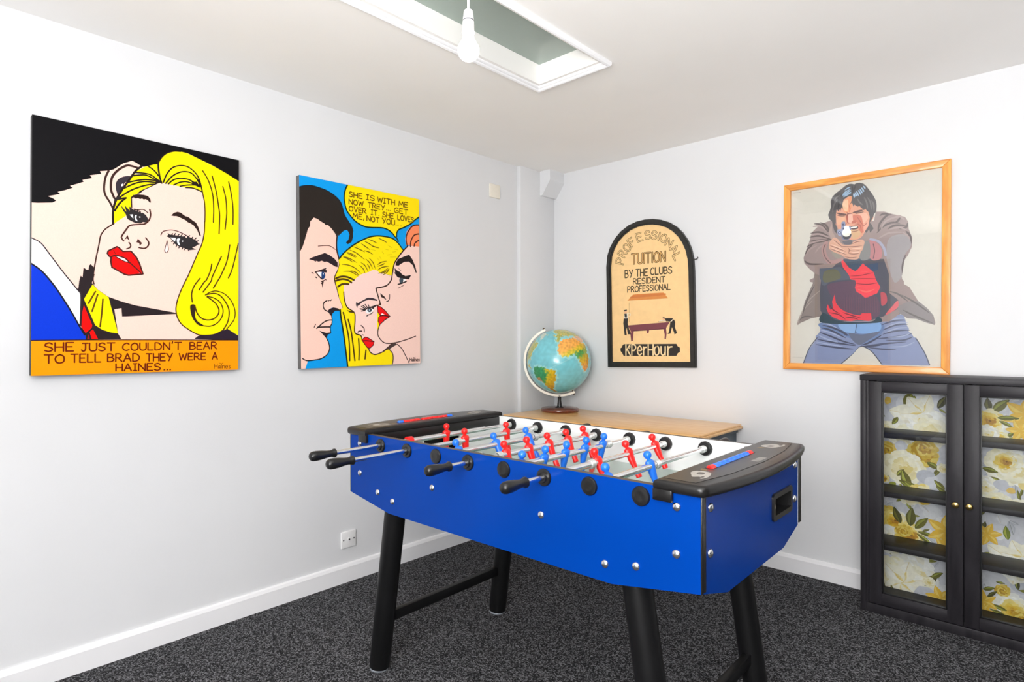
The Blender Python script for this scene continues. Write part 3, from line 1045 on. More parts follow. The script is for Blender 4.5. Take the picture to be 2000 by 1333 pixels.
# ball left in the return cup
def tpt(u, v, z):
    c, s_ = math.cos(0.0174), math.sin(0.0174)
    return (0.712 + c * u - s_ * v, -2.0835 + s_ * u + c * v, z)
m = MB(); m.sphere((0, 0, 0), 0.0175, 24)
tag(m.build('foosball_ball', mat('cream_ball', (232, 226, 202), 0.35, noise=0.02), loc=tpt(TL - 0.024, 0.520, 0.722 + 0.006 + 0.0176)), 'small cream ball resting in the black ball return of the blue table', 'ball')

# ---------------------------------------------------------------- chest of drawers in the corner
M_oak = wood('oak_top', (226, 168, 98), (242, 198, 134), 0.32, (2.2, 22, 22), 0.25)
M_teal = mat('dark_teal_paint', (28, 52, 66), 0.42, noise=0.06, nscale=12, bump=0.03, bscale=80)
CX0, CX1, CD = 0.075, 1.385, 0.565
ch = thing('chest_of_drawers', 'dark teal chest with an oak top standing in the corner behind the game table', 'chest', (CX1, -0.012, 0), math.radians(1.2))
WC = CX1 - CX0
m = MB()
m.box((-WC, -CD, 0.734), (0, 0, 0.750), 0.006, seg=3); m.box((-WC + .006, -CD + .006, 0.748), (-.006, -.006, 0.762), 0.005, seg=3)
m.build('top', M_oak, ch)
m = MB()
m.box((-WC + .030, -CD + .030, 0.06), (-.034, -.008, 0.734), 0.003)
m.box((-WC + .022, -CD + .022, 0.712), (-.026, -.004, 0.734), 0.004)
m.build('body', M_teal, ch)
m = MB(); m.box((-WC + .024, -CD + .024, 0.0), (-.028, -.006, 0.070), 0.004); m.build('plinth', M_teal, ch)
for r in range(3):
    for c in range(2):
        x0 = -WC + .055 + c * (WC - .095) / 2
        m = MB(); m.box((x0, -CD + .014, 0.095 + r * .205), (x0 + (WC - .13) / 2, -CD + .032, 0.285 + r * .205), 0.004)
        d = m.build('drawer', M_teal, ch)
        m = MB(); m.lathe([(0, .010), (.012, .008), (.018, .015), (.028, .014), (.032, 0)], (x0 + (WC - .13) / 4, -CD + .014, 0.19 + r * .205), (x0 + (WC - .13) / 4, -CD - 1, 0.19 + r * .205), 20)
        m.build('knob', M_brass, d)

# ---------------------------------------------------------------- globe
GC = Vector((0.2560, -0.2340, 1.092))
GR = 0.2105
gl = thing('desk_globe', 'large blue desk globe with a cream half meridian on a round wooden foot', 'globe', (0.2605, -0.2300, 0.762))
off = Vector((0.2605, -0.2300, 0.762))
vd = (CAM - GC).normalized()                      # towards the viewer
gr = Vector((0, 0, 1)).cross(vd).normalized()    # image right
gu = vd.cross(gr).normalized()
tl = math.radians(25.0)
a0 = (gu * math.cos(tl) - gr * math.sin(tl)).normalized()
lat0, lon0 = math.radians(4.6), math.radians(-23.0)
AX = (a0 * math.cos(lat0) + vd * math.sin(lat0)).normalized()
PX = (vd * math.cos(lat0) - a0 * math.sin(lat0)).normalized()   # lon0 meridian, on the equator
PY = AX.cross(PX).normalized()                                   # east
LAND = {
 'africa': [(-17, 21), (-13, 28), (-6, 35), (10, 37), (20, 32), (32, 31), (37, 22), (43, 12), (51, 11), (42, 0), (39, -6), (40, -15), (35, -24), (30, -32), (20, -35), (14, -22), (12, -10), (9, 0), (9, 4), (-7, 4.5), (-13, 9), (-17, 14)],
 'madagascar': [(44, -20), (49, -13), (50, -17), (47, -25)],
 'samerica': [(-79, 1), (-77, 8), (-72, 12), (-62, 10), (-51, 4), (-44, -2.5), (-35, -6), (-38, -13), (-41, -22), (-48, -27), (-54, -34), (-62, -39), (-66, -45), (-69, -52), (-74, -50), (-73, -38), (-71, -20), (-77, -13), (-81, -5)],
 'europe': [(-9, 37), (-9, 43), (-1, 44), (-4, 48), (4, 52), (9, 55), (6, 60), (14, 68), (28, 71), (45, 67), (60, 68), (60, 45), (52, 42), (48, 30), (36, 31), (36, 36), (27, 37), (23, 37), (19, 41), (13, 45), (16, 40), (9, 44), (3, 42), (-2, 37)],
 'asia': [(60, 70), (100, 75), (140, 72), (178, 66), (160, 60), (140, 50), (128, 38), (121, 30), (108, 20), (105, 10), (98, 15), (90, 22), (80, 10), (73, 20), (62, 25), (56, 26), (48, 30), (50, 42), (60, 45)],
 'arabia': [(35, 28), (43, 13), (54, 17), (59, 23), (50, 30), (40, 32)],
 'britain': [(-5, 50), (1, 51), (-2, 56), (-5, 58), (-5, 54)],
 'namerica': [(-168, 66), (-150, 70), (-125, 70), (-95, 70), (-80, 65), (-78, 58), (-64, 59), (-56, 52), (-65, 45), (-74, 40), (-81, 30), (-81, 25), (-90, 29), (-97, 26), (-96, 18), (-88, 20), (-83, 10), (-78, 8), (-85, 11), (-105, 20), (-115, 30), (-124, 42), (-135, 58), (-155, 58)],
 'greenland': [(-55, 60), (-42, 60), (-22, 70), (-20, 80), (-55, 82), (-68, 76), (-52, 68)],
 'iceland': [(-23, 64), (-15, 64), (-15, 66), (-23, 66)],
}
def inside(x, y, P):
    c = False
    for i in range(len(P)):
        (x1, y1), (x2, y2) = P[i], P[i - 1]
        if (y1 > y) != (y2 > y) and x < (x2 - x1) * (y - y1) / (y2 - y1) + x1:
            c = not c
    return c
def hsh(x, y):
    return math.sin(x * .37 + 1.3 * math.sin(y * .29)) * math.cos(y * .41 + math.sin(x * .23))
def ramp(v, st):
    if v <= st[0][0]: return st[0][1]
    for (a_, ca_), (b_, cb_) in zip(st, st[1:]):
        if v <= b_:
            t = (v - a_) / (b_ - a_)
            return tuple(x + (y - x) * t for x, y in zip(ca_, cb_))
    return st[-1][1]
def geo(lon, lat):
    jx, jy = lon + 1.1 * math.sin(lat * .9) + .6 * math.sin(lat * 2.3), lat + 1.0 * math.sin(lon * .8) + .5 * math.cos(lon * 2.1)
    for nm, P in LAND.items():
        if inside(jx, jy, P):
            k = hsh(lon * 1.6, lat * 1.6)
            if nm == 'africa':
                q = lat + 2.5 * k + 1.5 * hsh(lon * 4.1, lat * 3.7)
                c = ramp(q, ((-34, (226, 146, 44)), (-20, (222, 158, 44)), (-12, (204, 178, 42)), (-6, (170, 170, 52)), (-3, (74, 160, 84)), (3, (70, 158, 82)), (6, (200, 190, 44)), (11, (216, 192, 46)), (16, (240, 172, 76)), (32, (244, 170, 80))))
                if lon > 29 and lat < 12: c = tuple(.6 * x + .4 * y for x, y in zip(c, (214, 168, 60)))
            elif nm == 'samerica':
                q = lon + 4 * k + 3 * hsh(lon * 3.9, lat * 4.3) + (0 if lat > -8 else (-8 - lat) * 1.2)
                c = ramp(q, ((-80, (52, 140, 84)), (-60, (40, 146, 90)), (-53, (60, 150, 80)), (-49, (190, 176, 40)), (-40, (206, 172, 36)), (-30, (196, 160, 40))))
                if lat < -30: c = tuple(.5 * x + .5 * y for x, y in zip(c, (196, 150, 60)))
                if lon < -70 and lat < -8: c = (186, 140, 80)
            elif nm == 'arabia':
                c = (226, 168, 120)
            elif nm in ('europe', 'asia', 'britain'):
                c = (178, 184, 92) if k < .3 else (200, 172, 84)
            elif nm == 'greenland':
                c = (196, 212, 196)
            else:
                c = (168, 180, 100) if k < .2 else (196, 172, 96)
            return tuple(v * (1 + .10 * k) for v in c)
    # shelves and open sea
    k = hsh(lon * .8 + 20, lat * .9)
    c = (118, 196, 206)
    near = any(inside(jx + dx, jy + dy, LAND[n]) for n in ('africa', 'samerica', 'europe', 'namerica') for dx, dy in ((3.5, 0), (-3.5, 0), (0, 3.5), (0, -3.5)))
    if near: c = (150, 214, 214)
    if abs(lat) < .4: c = (150, 208, 212)
    return tuple(v * (1 + .035 * k) for v in c)
NLO, NLA = 300, 150
bm = bmesh.new()
lay = bm.loops.layers.float_color.new('paint')
grid = []
for j in range(NLA + 1):
    la = -PI / 2 + PI * j / NLA
    n = 1 if j in (0, NLA) else NLO
    grid.append([bm.verts.new(GC - off + (PX * (math.cos(la) * math.cos(2 * PI * i / NLO)) + PY * (math.cos(la) * math.sin(2 * PI * i / NLO)) + AX * math.sin(la)) * GR) for i in range(n)])
cc = {}
for j in range(NLA):
    for i in range(NLO):
        A = [(j, i), (j, i + 1), (j + 1, i + 1), (j + 1, i)]
        vs, ks = [], []
        for jj, ii in A:
            v = grid[jj][ii % len(grid[jj])]
            if v not in vs:
                vs.append(v); ks.append((jj, ii % NLO))
        f = bm.faces.new(vs)
        f.smooth = True
        for lp, kk in zip(f.loops, ks):
            if kk not in cc:
                lo = (-23.0 + 360.0 * kk[1] / NLO + 180) % 360 - 180
                cc[kk] = rgb(*[max(0, min(255, x)) for x in geo(lo, -90 + 180.0 * kk[0] / NLA)])
            lp[lay] = cc[kk]
bmesh.ops.recalc_face_normals(bm, faces=bm.faces)
me = bpy.data.meshes.new('globe_ball')
bm.to_mesh(me); bm.free()
me.materials.append(attr_mat('globe_map', 0.26, coat=0.4, mottled=0.05, nscale=40))
gb = bpy.data.objects.new('globe_ball', me); COL.objects.link(gb); gb.parent = gl
M_cream = mat('cream_meridian', (236, 228, 212), 0.4, noise=0.04, nscale=90)
# meridian: flat half ring on the viewer's left, from pole to pole
A_ = a0
L_ = (-(gr * math.cos(tl)) - gu * math.sin(tl)).normalized()
N_ = A_.cross(L_).normalized()
bm = bmesh.new()
rings = []
for k in range(61):
    t = math.radians(-2 + 184 * k / 60)
    e = A_ * math.cos(t) + L_ * math.sin(t)
    c = GC - off
    rings.append([bm.verts.new(c + e * (GR + a) + N_ * b) for a, b in ((.0075, -.0045), (.0225, -.0045), (.0225, .0045), (.0075, .0045))])
for P, Q in zip(rings, rings[1:]):
    for k in range(4):
        bm.faces.new((P[k], P[(k + 1) % 4], Q[(k + 1) % 4], Q[k]))
bm.faces.new(rings[0]); bm.faces.new(rings[-1][::-1])
bmesh.ops.recalc_face_normals(bm, faces=bm.faces)
m = MB(); m._merge(bm, 0)
m.build('meridian', M_cream, gl)
for s_ in (1, -1):
    m = MB(); c = GC - off
    m.cyl(c + A_ * s_ * (GR - .004), c + A_ * s_ * (GR + .0245), .0042, seg=14)
    m.lathe([(0, .007), (.006, .007), (.009, .0035), (.009, 0)], c + A_ * s_ * (GR + .0225), c + A_ * s_ * (GR + 2), 16)
    m.build('pole_pin', mat('pin_bronze', (74, 58, 44), 0.35, metal=0.7), gl)
M_mahog = wood('mahogany_foot', (92, 42, 26), (124, 62, 38), 0.28, (6, 30, 30), 0.6)
m = MB(); m.lathe([(0, 0), (0, .118), (.006, .124), (.014, .125), (.021, .122), (.025, .114), (.026, .030), (.026, 0)], (0, 0, 0), (0, 0, 1), 56); m.build('foot', M_mahog, gl)
bz = (GC - off).z - GR - .020
m = MB(); m.lathe([(0.024, .030), (.028, .029), (.033, .017), (bz * .75, .0115), (bz - .004, .0125), (bz + .004, .016), (bz + .006, 0)], (-.002, -.001, 0), (-.002, -.001, 1), 24); m.build('stem', M_black, gl)

# ---------------------------------------------------------------- glazed cabinet
M_cab = wood('black_stained_wood', (30, 28, 32), (46, 44, 48), 0.45, (9, 9, 1.2), 0.0, spec=0.25)
M_cabh = wood('black_stained_rail', (30, 28, 32), (46, 44, 48), 0.45, (1.2, 9, 9), 0.0, spec=0.25)
M_glass = mat('clear_glass', (255, 255, 255), 0.0)
_g = M_glass.node_tree
_b = _g.nodes['Principled BSDF']; _o = _g.nodes['Material Output']
_t = _g.nodes.new('ShaderNodeBsdfTransparent'); _s = _g.nodes.new('ShaderNodeBsdfGlossy'); _f = _g.nodes.new('ShaderNodeFresnel'); _m = _g.nodes.new('ShaderNodeMixShader')
_s.inputs['Roughness'].default_value = 0.0
_t.inputs['Color'].default_value = (0.97, 0.98, 0.975, 1)
_f.inputs['IOR'].default_value = 1.5
_g.links.new(_f.outputs[0], _m.inputs[0]); _g.links.new(_t.outputs[0], _m.inputs[1]); _g.links.new(_s.outputs[0], _m.inputs[2]); _g.links.new(_m.outputs[0], _o.inputs['Surface'])

KX0, KXM, KX1, KF, KB, KH = 2.018, 2.396, 2.774, -0.254, -0.028, 1.073
cb = thing('display_cabinet', 'black glazed cabinet with brass knobs and yellow floral backing standing on the carpet', 'cabinet', (0, 0, 0))
m = MB()
m.box((KX0, KF, 0.0), (KX0 + .022, KB, KH - .026), 0.0015); m.box((KX1 - .022, KF, 0.0), (KX1, KB, KH - .026), 0.0015)
m.box((KX0 + .022, KF + .02, 0.036), (KX1 - .022, KB, 0.056))
m.box((KX0 + .022, KF + .002, 0.0), (KX1 - .022, KF + .020, 0.040), 0.0015)
m.box((KXM - .010, KF + .030, 0.056), (KXM + .010, KB - .008, KH - .026))
m.build('carcass', M_cab, cb)
m = MB(); m.box((KX0 - .002, KF - .002, KH - .026), (KX1 + .002, KB, KH), 0.002); m.build('top', M_cabh, cb)
zs = [0.282, 0.522, 0.788]
for z in zs:
    for x0, x1 in ((KX0 + .022, KXM - .010), (KXM + .010, KX1 - .022)):
        m = MB(); m.box((x0, KF + .040, z), (x1, KB - .010, z + .024), 0.0015); m.build('shelf', M_cabh, cb)
def door(x0, x1, hinge_left):
    z0, z1, st, rt, rb = 0.044, KH - .029, .050, .044, .050
    y0, y1 = KF + .001, KF + .023
    m = MB()
    m.box((x0, y0, z0), (x0 + st, y1, z1), 0.002); m.box((x1 - st - .004, y0, z0), (x1, y1, z1), 0.002)
    d = m.build('door', M_cab, cb)
    m = MB()
    m.box((x0 + st - .001, y0 + .0005, z1 - rt), (x1 - st - .003, y1, z1), 0.0015); m.build('rail', M_cabh, d)
    m = MB(); m.box((x0 + st - .001, y0 + .0005, z0), (x1 - st - .003, y1, z0 + rb), 0.0015); m.build('rail', M_cabh, d)
    m = MB()
    b = .006
    for A, B in (((x0 + st, z0 + rb), (x0 + st + b, z1 - rt)), ((x1 - st - .004 - b, z0 + rb), (x1 - st - .004, z1 - rt)), ((x0 + st, z0 + rb), (x1 - st - .004, z0 + rb + b)), ((x0 + st, z1 - rt - b), (x1 - st - .004, z1 - rt))):
        m.box((A[0], y0 + .008, A[1]), (B[0], y1 - .002, B[1]), 0.0015)
    m.build('glazing_bead', M_matblack, d)
    m = MB(); m.box((x0 + st - .004, y0 + .014, z0 + rb - .004), (x1 - st, y0 + .017, z1 - rt + .004)); m.build('glass_pane', M_glass, d, smooth=False)
    kx = x1 - .024 if hinge_left else x0 + .017
    m = MB(); m.lathe([(0, .0075), (.004, .006), (.010, .0055), (.014, .0125), (.018, .0135), (.022, .0115), (.0245, .006), (.0250, 0)], (kx, y0, 0.545), (kx, y0 - 1, 0.545), 28); m.build('knob', M_brass, d)
door(KX0 + .034, KXM - .002, True)
door(KXM + .003, KX1 - .034, False)
m = MB()
m.box((KX0 + .021, KF + .002, 0.040), (KX0 + .033, KF + .024, KH - .027), 0.0015); m.box((KX1 - .033, KF + .002, 0.040), (KX1 - .021, KF + .024, KH - .027), 0.0015)
m.build('face_frame', M_cab, cb)

# ---------------------------------------------------------------- painted canvases
M_canvas = attr_mat('canvas_paint', 0.42, bump=0.10, bscale=700, mottled=0.03, nscale=260, spec=0.12)
M_cside = mat('canvas_edge_black', (30, 28, 28), 0.6, noise=0.25, nscale=35)
M_cside2 = mat('canvas_edge_grey', (98, 96, 95), 0.6, noise=0.12, nscale=30)
K = '241a18'
def canvas(quad, ym, zm, hw, hh, rot, th, frames, edge):
    """returns the art sheet and the box mesh of one stretched canvas on the left wall"""
    ca, sa = math.cos(rot), math.sin(rot)
    W, H = 2 * hw, 2 * hh
    hom = homography(quad, [(0, H), (W, H), (W, 0), (0, 0)])
    def place(a, b, h):
        y, z = a - hw, b - hh
        return (th + h, ym + y * ca - z * sa, zm + y * sa + z * ca)
    art = Art(frames, hom, place, (0, 0, W, H))
    mb = MB()
    mb.prism([(0, 0), (W, 0), (W, H), (0, H)], -th + 0.0015, 0.0, place, 0.0012)
    return art, mb, W, H

FR1 = dict(A=(50, 215, 6.348), B=(200, 280, 9.521), C=(180, 400, 9.521), D=(300, 280, 7.841), E=(310, 400, 8.331), F=(310, 520, 8.331), G=(50, 450, 6.348), H=(150, 510, 7.841), T=(50, 650, 4.651), Z=(30, 200, 2.381))
a, mb, W, H = canvas([(61.5, 221), (465, 315.5), (466.8, 726), (62.5, 732)], -2.5777, 1.5711, 0.3591, 0.4614, -0.0078, 0.033, FR1, 0)
u = W / 404.0     # about one photograph pixel on this canvas
a.raw([(0, 0), (W, 0), (W, H), (0, H)], 'fbd3c5')
a.poly('Z 60,40 1050,270 1050,420 D 1300,605 900,360 500,160 Z 690,330 B 840,425 760,440 710,430 620,368 540,325 A 1300,632 1200,662 1080,735 1015,748 915,753 932,786 790,803 820,837 698,860 717,882 640,905 545,930 582,955 480,985 395,1003 425,1030 350,1043 275,1055 340,1085 377,1113 330,1135 150,1136 70,1130', '0d0c10')
# ear
a.stroke('B 105,505 50,620 25,760 25,880 60,980 130,1090 190,1210', 4.0 * u, '3a2420')
a.stroke('B 650,460 540,425 440,412 300,480 190,590 152,700 150,850 175,930 215,1020', 4.6 * u, '3a2420')
a.poly('B 510,612 400,612 290,660 240,740 238,820 262,920 300,980 350,850 400,745 480,680', '352f38', True)
a.poly('B 340,765 378,738 372,790 345,800', 'ffffff')
# left hair
a.poly('B 1095,745 1025,395 940,400 840,425 760,445 640,510 560,590 470,700 380,830 300,960 230,1090 195,1210 185,1333 C 392,352 615,212 640,180 720,60 B 532,1200 520,1010 570,960 640,945 760,870 900,800 1000,755', 'ffe800')
a.poly('B 585,575 610,556 790,590 700,582', 'f4f0e8')
for t in ('1025,610 1000,570 930,495 840,432', '1015,685 900,600 780,562 600,545', '985,690 820,602 700,590 535,606', '985,700 800,678 650,690 480,722', '975,735 780,715 600,745 395,832', '960,765 800,782 600,842 450,912 310,1005'):
    a.stroke('B ' + t, 3.2 * u, K)
a.poly('B 985,690 1040,680 1095,742 1040,745 900,810 760,875 690,935 630,945 690,885 850,815 960,765', K)
a.stroke('B 240,1040 330,1028 430,1015', 4 * u, K)
a.stroke('B 430,1015 330,1095 265,1180 225,1250', 3.6 * u, K)
a.stroke('B 720,425 620,500 540,600 480,690 380,825 300,955 235,1080 198,1210 190,1340 C 385,350', 4.2 * u, K)
a.poly('B 220,1010 300,985 330,1010 260,1060 205,1085', '2d2628')
# right hair
a.poly('D 112,605 62,440 58,330 85,262 130,202 200,155 300,130 400,136 500,162 700,260 900,362 1100,477 1310,612 F 1330,1175 1130,1050 1060,1070 950,1122 850,1142 700,1142 600,1112 500,1052 390,972 320,872 288,760 290,650 330,500 400,330 480,170 560,0 E 640,790 700,650 738,480 745,300 738,100 D 778,1000 768,900 735,760 600,712 480,690 300,650 200,628', 'ffe800')
a.stroke('B 1020,330 1025,450 1040,560 1060,660 1090,745', 3.8 * u, K)
a.stroke('D 112,605 62,440 58,330 85,262 130,202 200,155 300,130 400,136', 2.2 * u, K)
a.stroke('D 700,600 735,750 768,900 780,1040 780,1200 E 742,300 735,480 700,650 640,790 560,980 480,1170 F 480,170 400,330 330,500 290,650 288,760 320,872 390,972 500,1052 600,1112 700,1145 850,1145 960,1120 1060,1065', 2.6 * u, '4a2a14')
for t in ('D 140,602 190,480 280,380 400,350 520,375 640,480 700,600 740,770', 'D 175,620 290,500 430,445 560,465 650,560 712,680', 'D 215,630 300,565 420,545 560,580 700,682', 'D 298,646 400,605 520,605 690,680', 'D 395,668 500,650 640,652 700,680', 'D 485,688 600,700 730,756'):
    a.stroke(t, 3.0 * u, K)
a.poly('D 560,600 650,600 715,690 640,660', K)
a.poly('D 600,470 700,600 690,640 640,520', K)
for t in ('D 740,435 830,590 895,800 912,1000 910,1225', 'D 885,515 950,760 990,1000 E 985,200 978,490', 'D 1050,680 1095,850 1112,1030 E 1098,200 1075,420', 'D 1140,610 1190,850 1210,1050 1210,1260', 'E 862,985 840,1100 780,1240 F 740,280 660,405', 'E 1020,860 950,1020 870,1200 F 850,270 725,440', 'E 1155,675 1110,940 1010,1180 F 1000,200 890,380', 'E 1292,655 1240,900 1190,1090 1135,1215', 'F 675,215 585,330 540,460 550,600'):
    a.stroke(t, 2.9 * u, '4a3010')
a.poly('F 520,655 585,643 600,720 600,840 645,920 740,985 730,1000 640,970 560,870 525,760', '33241c', True)
a.stroke('F 590,655 630,780 700,865 800,897 900,880 970,815 985,730 940,640 870,575 792,520', 3.0 * u, '4a3010')
a.stroke('F 735,992 850,998 960,950 1035,850 1052,730 1000,610 900,540 792,512', 2.6 * u, '4a3010')
a.stroke('F 762,490 850,440 950,428 1080,480 1190,600 1247,750 1232,900 1115,1052', 2.4 * u, '4a3010')
a.stroke('F 768,485 900,465 1000,500 1100,620 1152,760 1132,930 1060,1062', 3.0 * u, '4a3010')
a.poly('F 1130,1048 1060,1072 950,1122 850,1144 700,1146 650,1155 585,1205 1320,1240 1320,1172', '2e2230')
# face outline, neck shade
a.stroke('C 400,345 250,440 185,515 150,590 120,760 80,950 45,1150 18,1333 G 848,540 838,600 850,660', 2.6 * u, '3f2620')
a.poly('H 235,330 330,435 490,545 700,622 900,682 1333,768 F 285,772 285,792 H 1333,830 700,852 688,722 580,738 640,1110 690,1195 150,1195 60,960 75,640 60,520 -5,420 28,410 40,300 62,215 92,240 105,90 150,122 180,128 190,60 215,38 245,72 268,95 255,250', '2a2124')
a.poly('H 586,742 690,725 696,850 1000,850 1000,1190 700,1190 640,1000', 'fbd3c5')
a.poly('H 245,352 330,440 490,552 640,1108 540,1095 400,1050 290,978 115,575', 'ffe800')
for t in ('H 290,460 185,640', 'H 325,505 240,765', 'H 405,580 388,800 365,1000'):
    a.stroke(t, 3.0 * u, '5a3c10')
a.poly('H 115,668 245,978 235,1020 145,1095 80,1000 92,780', 'fb0d0a')
a.poly('H 255,1040 335,1190 240,1190 205,1082', 'fb0d0a')
a.poly('H 192,1112 208,1190 168,1190', '9a1c20')
# shirt and jacket
a.poly('G 60,75 90,78 190,140 300,280 480,520 650,730 690,800 682,1190 560,970 430,770 330,630 200,480 60,380', 'f2f3f3')
a.poly('G 60,385 200,485 330,630 430,770 560,975 680,1190 750,1300 H 150,1200 G 60,1400', '0838d0')
a.stroke('G 70,75 190,142 300,282 480,522 650,732 690,800 682,1190', 2.2 * u, '352b30')
a.stroke('G 60,385 200,487 330,635 430,775 560,980 680,1190 740,1290', 3.0 * u, '1c1c28')
# brow, eyes, nose, mouth
a.poly('B 515,1010 560,962 640,950 760,962 835,985 880,1040 892,1105 868,1108 830,1060 790,1042 760,1050 730,1030 690,1040 650,1020 610,1030 570,1008 540,1020 548,1200 525,1195', '2c1c18')
a.poly('C 520,5 560,45 628,130 600,30 612,25 690,110 680,40 700,40 760,95 800,85 870,110 930,150 990,195 1030,260 1035,300 1000,335 900,350 800,342 720,305 650,265 640,240 620,180 560,95', '2e2a2c')
a.poly('C 688,185 750,180 758,262', 'f4f6f8'); a.poly('C 790,200 822,195 815,250 838,305 800,290 782,240', 'e6ecf4', True)
a.poly('C 862,225 885,218 893,238 872,245', 'f0f0f0'); a.poly('C 895,350 940,325 985,335 940,362', 'fbd3c5')
for t in ('800,105 820,100 815,125', '845,110 868,118 862,140', '895,125 905,160 925,160 915,130'):
    a.poly('C ' + t, 'fbd3c5')
a.stroke('C 770,82 850,95 950,95 1030,158', 2.0 * u, '3f2620')
a.stroke('C 1062,95 1078,190 1050,290 970,360 870,368 700,385 630,460 545,585 552,630 582,672', 3.2 * u, '4a2a24')
a.poly('C 595,650 655,560 692,668 640,625', '4a2a24'); a.stroke('C 682,702 712,750 700,795 640,820', 2.8 * u, '4a2a24')
a.poly('C 820,700 845,632 925,720 882,768 870,715', '4a2a24'); a.stroke('C 992,620 1045,700 1035,770 970,815 868,800', 3.0 * u, '4a2a24')
a.poly('C 280,900 300,852 460,778 500,800 570,865 720,862 820,980 880,1100 945,1292 680,1312 600,1292 370,1160 345,1050 348,972 310,945', 'fb0a0a')
a.stroke('C 345,972 310,948 282,900 300,852 460,778 500,800 568,868 720,866 820,980 880,1100 945,1292 680,1312 600,1292 370,1160 345,1050 352,972', 3.2 * u, '4c201c', smooth=False)
a.poly('C 440,952 510,952 610,1008 668,1066 560,1036', 'f6f2f0')
a.stroke('C 355,965 430,940 520,960 620,1000 690,1070 800,1170 900,1265', 3.0 * u, '5a1a16')
a.stroke('C 430,955 560,1035 690,1085', 2.0 * u, '5a1a16'); a.stroke('C 395,845 430,910', 2 * u, '8c1814')
a.poly('C 850,1275 890,1262 895,1285', 'f06070')
a.poly('E 192,185 240,140 300,125 350,140 420,195 480,215 540,265 600,305 640,380 682,525 662,525 620,430 560,350 500,310 470,300 430,265 380,240 350,225 320,210 280,195 240,195', '2c1c18')
a.stroke('E 30,500 70,442 200,420 330,455 470,525', 2.0 * u, '4a2a24')
a.poly('E 118,520 165,490 260,505 380,525 480,530 560,570 620,610 645,655 600,690 540,712 610,742 490,755 400,715 320,690 255,645 215,590 175,548', '2e2a2c')
for x0, y0, x1, y1 in ((160, 505, 148, 475), (200, 510, 222, 480), (245, 515, 265, 478), (300, 520, 328, 492), (350, 525, 380, 490), (410, 535, 440, 510), (470, 545, 500, 515), (520, 575, 548, 540), (570, 590, 605, 555), (600, 620, 640, 600), (610, 660, 655, 655), (240, 600, 205, 610), (260, 630, 235, 650), (300, 660, 278, 690), (340, 690, 322, 715), (390, 705, 375, 735), (430, 720, 418, 748), (490, 735, 480, 765)):
    a.stroke('E %d,%d %d,%d' % (x0, y0, x1, y1), 2.2 * u, '2e2a2c', smooth=False)
a.poly('E 185,542 270,550 262,612 215,575', 'f4f6f8'); a.poly('E 290,570 345,562 325,610 345,672 305,650', 'dfe8f4', True); a.poly('E 375,598 392,595 392,615 378,618', 'f0f0f0')
a.poly('E 370,502 392,500 395,525 375,525', 'fbd3c5'); a.poly('E 430,520 455,530 455,555 432,545', 'fbd3c5')
a.poly('E 130,610 152,700 148,760 120,788 95,762 105,700', 'f6e6e0', True)
a.stroke('E 132,595 150,690 152,750 122,790 95,760 105,700 132,595', 1.6 * u, '6a4a44')
# caption strip
a.poly('T 0,60 500,62 900,68 1940,85 2000,87 2000,500 0,500', 'ff9a05')
a.stroke('T 0,58 500,61 900,66 1940,84 2000,85', 2.0 * u, '2e1810')
TX = '6a2008'
for wd, x0, x1, yt, yb in (('SHE', 182, 440, 84, 161), ('JUST', 515, 815, 92, 163), ("COULDN'T", 888, 1420, 97, 163), ('BEAR', 1498, 1742, 99, 162), ('TO', 180, 358, 192, 268), ('TELL', 420, 688, 190, 264), ('BRAD', 752, 1040, 192, 262), ('THEY', 1102, 1338, 196, 262), ('WERE', 1402, 1642, 198, 258), ('A', 1702, 1748, 194, 255), ('HAINES', 828, 1230, 285, 348), ('...', 1262, 1325, 285, 346)):
    a.word(wd, 'T', x0, x1, yt, yb, 0, 2.9 * u, TX)
a.word('Haines', 'T', 1722, 1868, 298, 340, 0, 1.2 * u, '3a1a0a')
a.stroke('T 1770,290 1785,302 1800,290', 1.0 * u, '3a1a0a', smooth=False)
tag(a.build('canvas_painting', [M_cside, M_canvas], mb, 1), 'large comic style canvas of a crying blonde woman above an orange caption strip', 'painting')

FR2 = dict(I=(570, 335, 10.254), J=(570, 450, 10.254), K=(570, 580, 8.887), L=(660, 350, 11.765), M=(650, 450, 10.254), N=(720, 450, 8.887), O=(660, 570, 8.331), Y=(560, 330, 3.25))
a, mb, W, H = canvas([(584.6, 342.3), (818, 388.5), (822, 711), (588.3, 720)], -1.5713, 1.5630, 0.3585, 0.4616, 0.0076, 0.033, FR2, 1)
u = W / 235.0
a.raw([(0, 0), (W, 0), (W, H), (0, H)], '0b9cea')
# left man's face, then his hair
a.poly('J 120,-500 700,-500 880,-100 905,110 890,250 900,400 945,580 950,690 920,800 860,935 870,1040 905,1160 950,1333 K 815,0 885,180 850,215 760,192 690,182 622,242 690,340 697,400 690,470 665,515 672,620 620,642 600,705 640,800 652,900 610,1000 500,1070 280,1102 235,1240 100,1260 100,-1500', 'ffcfbf')
a.poly('I 110,330 250,290 400,287 550,328 700,385 850,480 950,580 1000,680 1050,860 1120,980 1190,1090 1222,1180 J 1222,130 1195,225 1120,275 1080,240 1130,180 1150,80 1120,10 I 1090,1168 1040,1182 930,1290 J 930,85 905,112 870,85 I 890,1290 860,1232 800,1150 740,1090 725,1070 680,1075 650,1040 590,1005 560,990 540,965 490,940 440,922 390,980 370,1000 365,1090 320,1160 300,1240 268,1333 J 320,60 275,150 225,310 180,402 120,405', '2b2521')
a.stroke('I 110,330 250,290 400,287 550,328 700,385 850,480 950,580 1000,680 1050,860 1120,980 1190,1090 1222,1190', 1.6 * u, '142634')
a.stroke('J 905,110 892,250 900,400 942,570 950,690 920,800 860,935 870,1040 905,1160 950,1333 K 885,180 845,220', 2.6 * u, '3a2018')
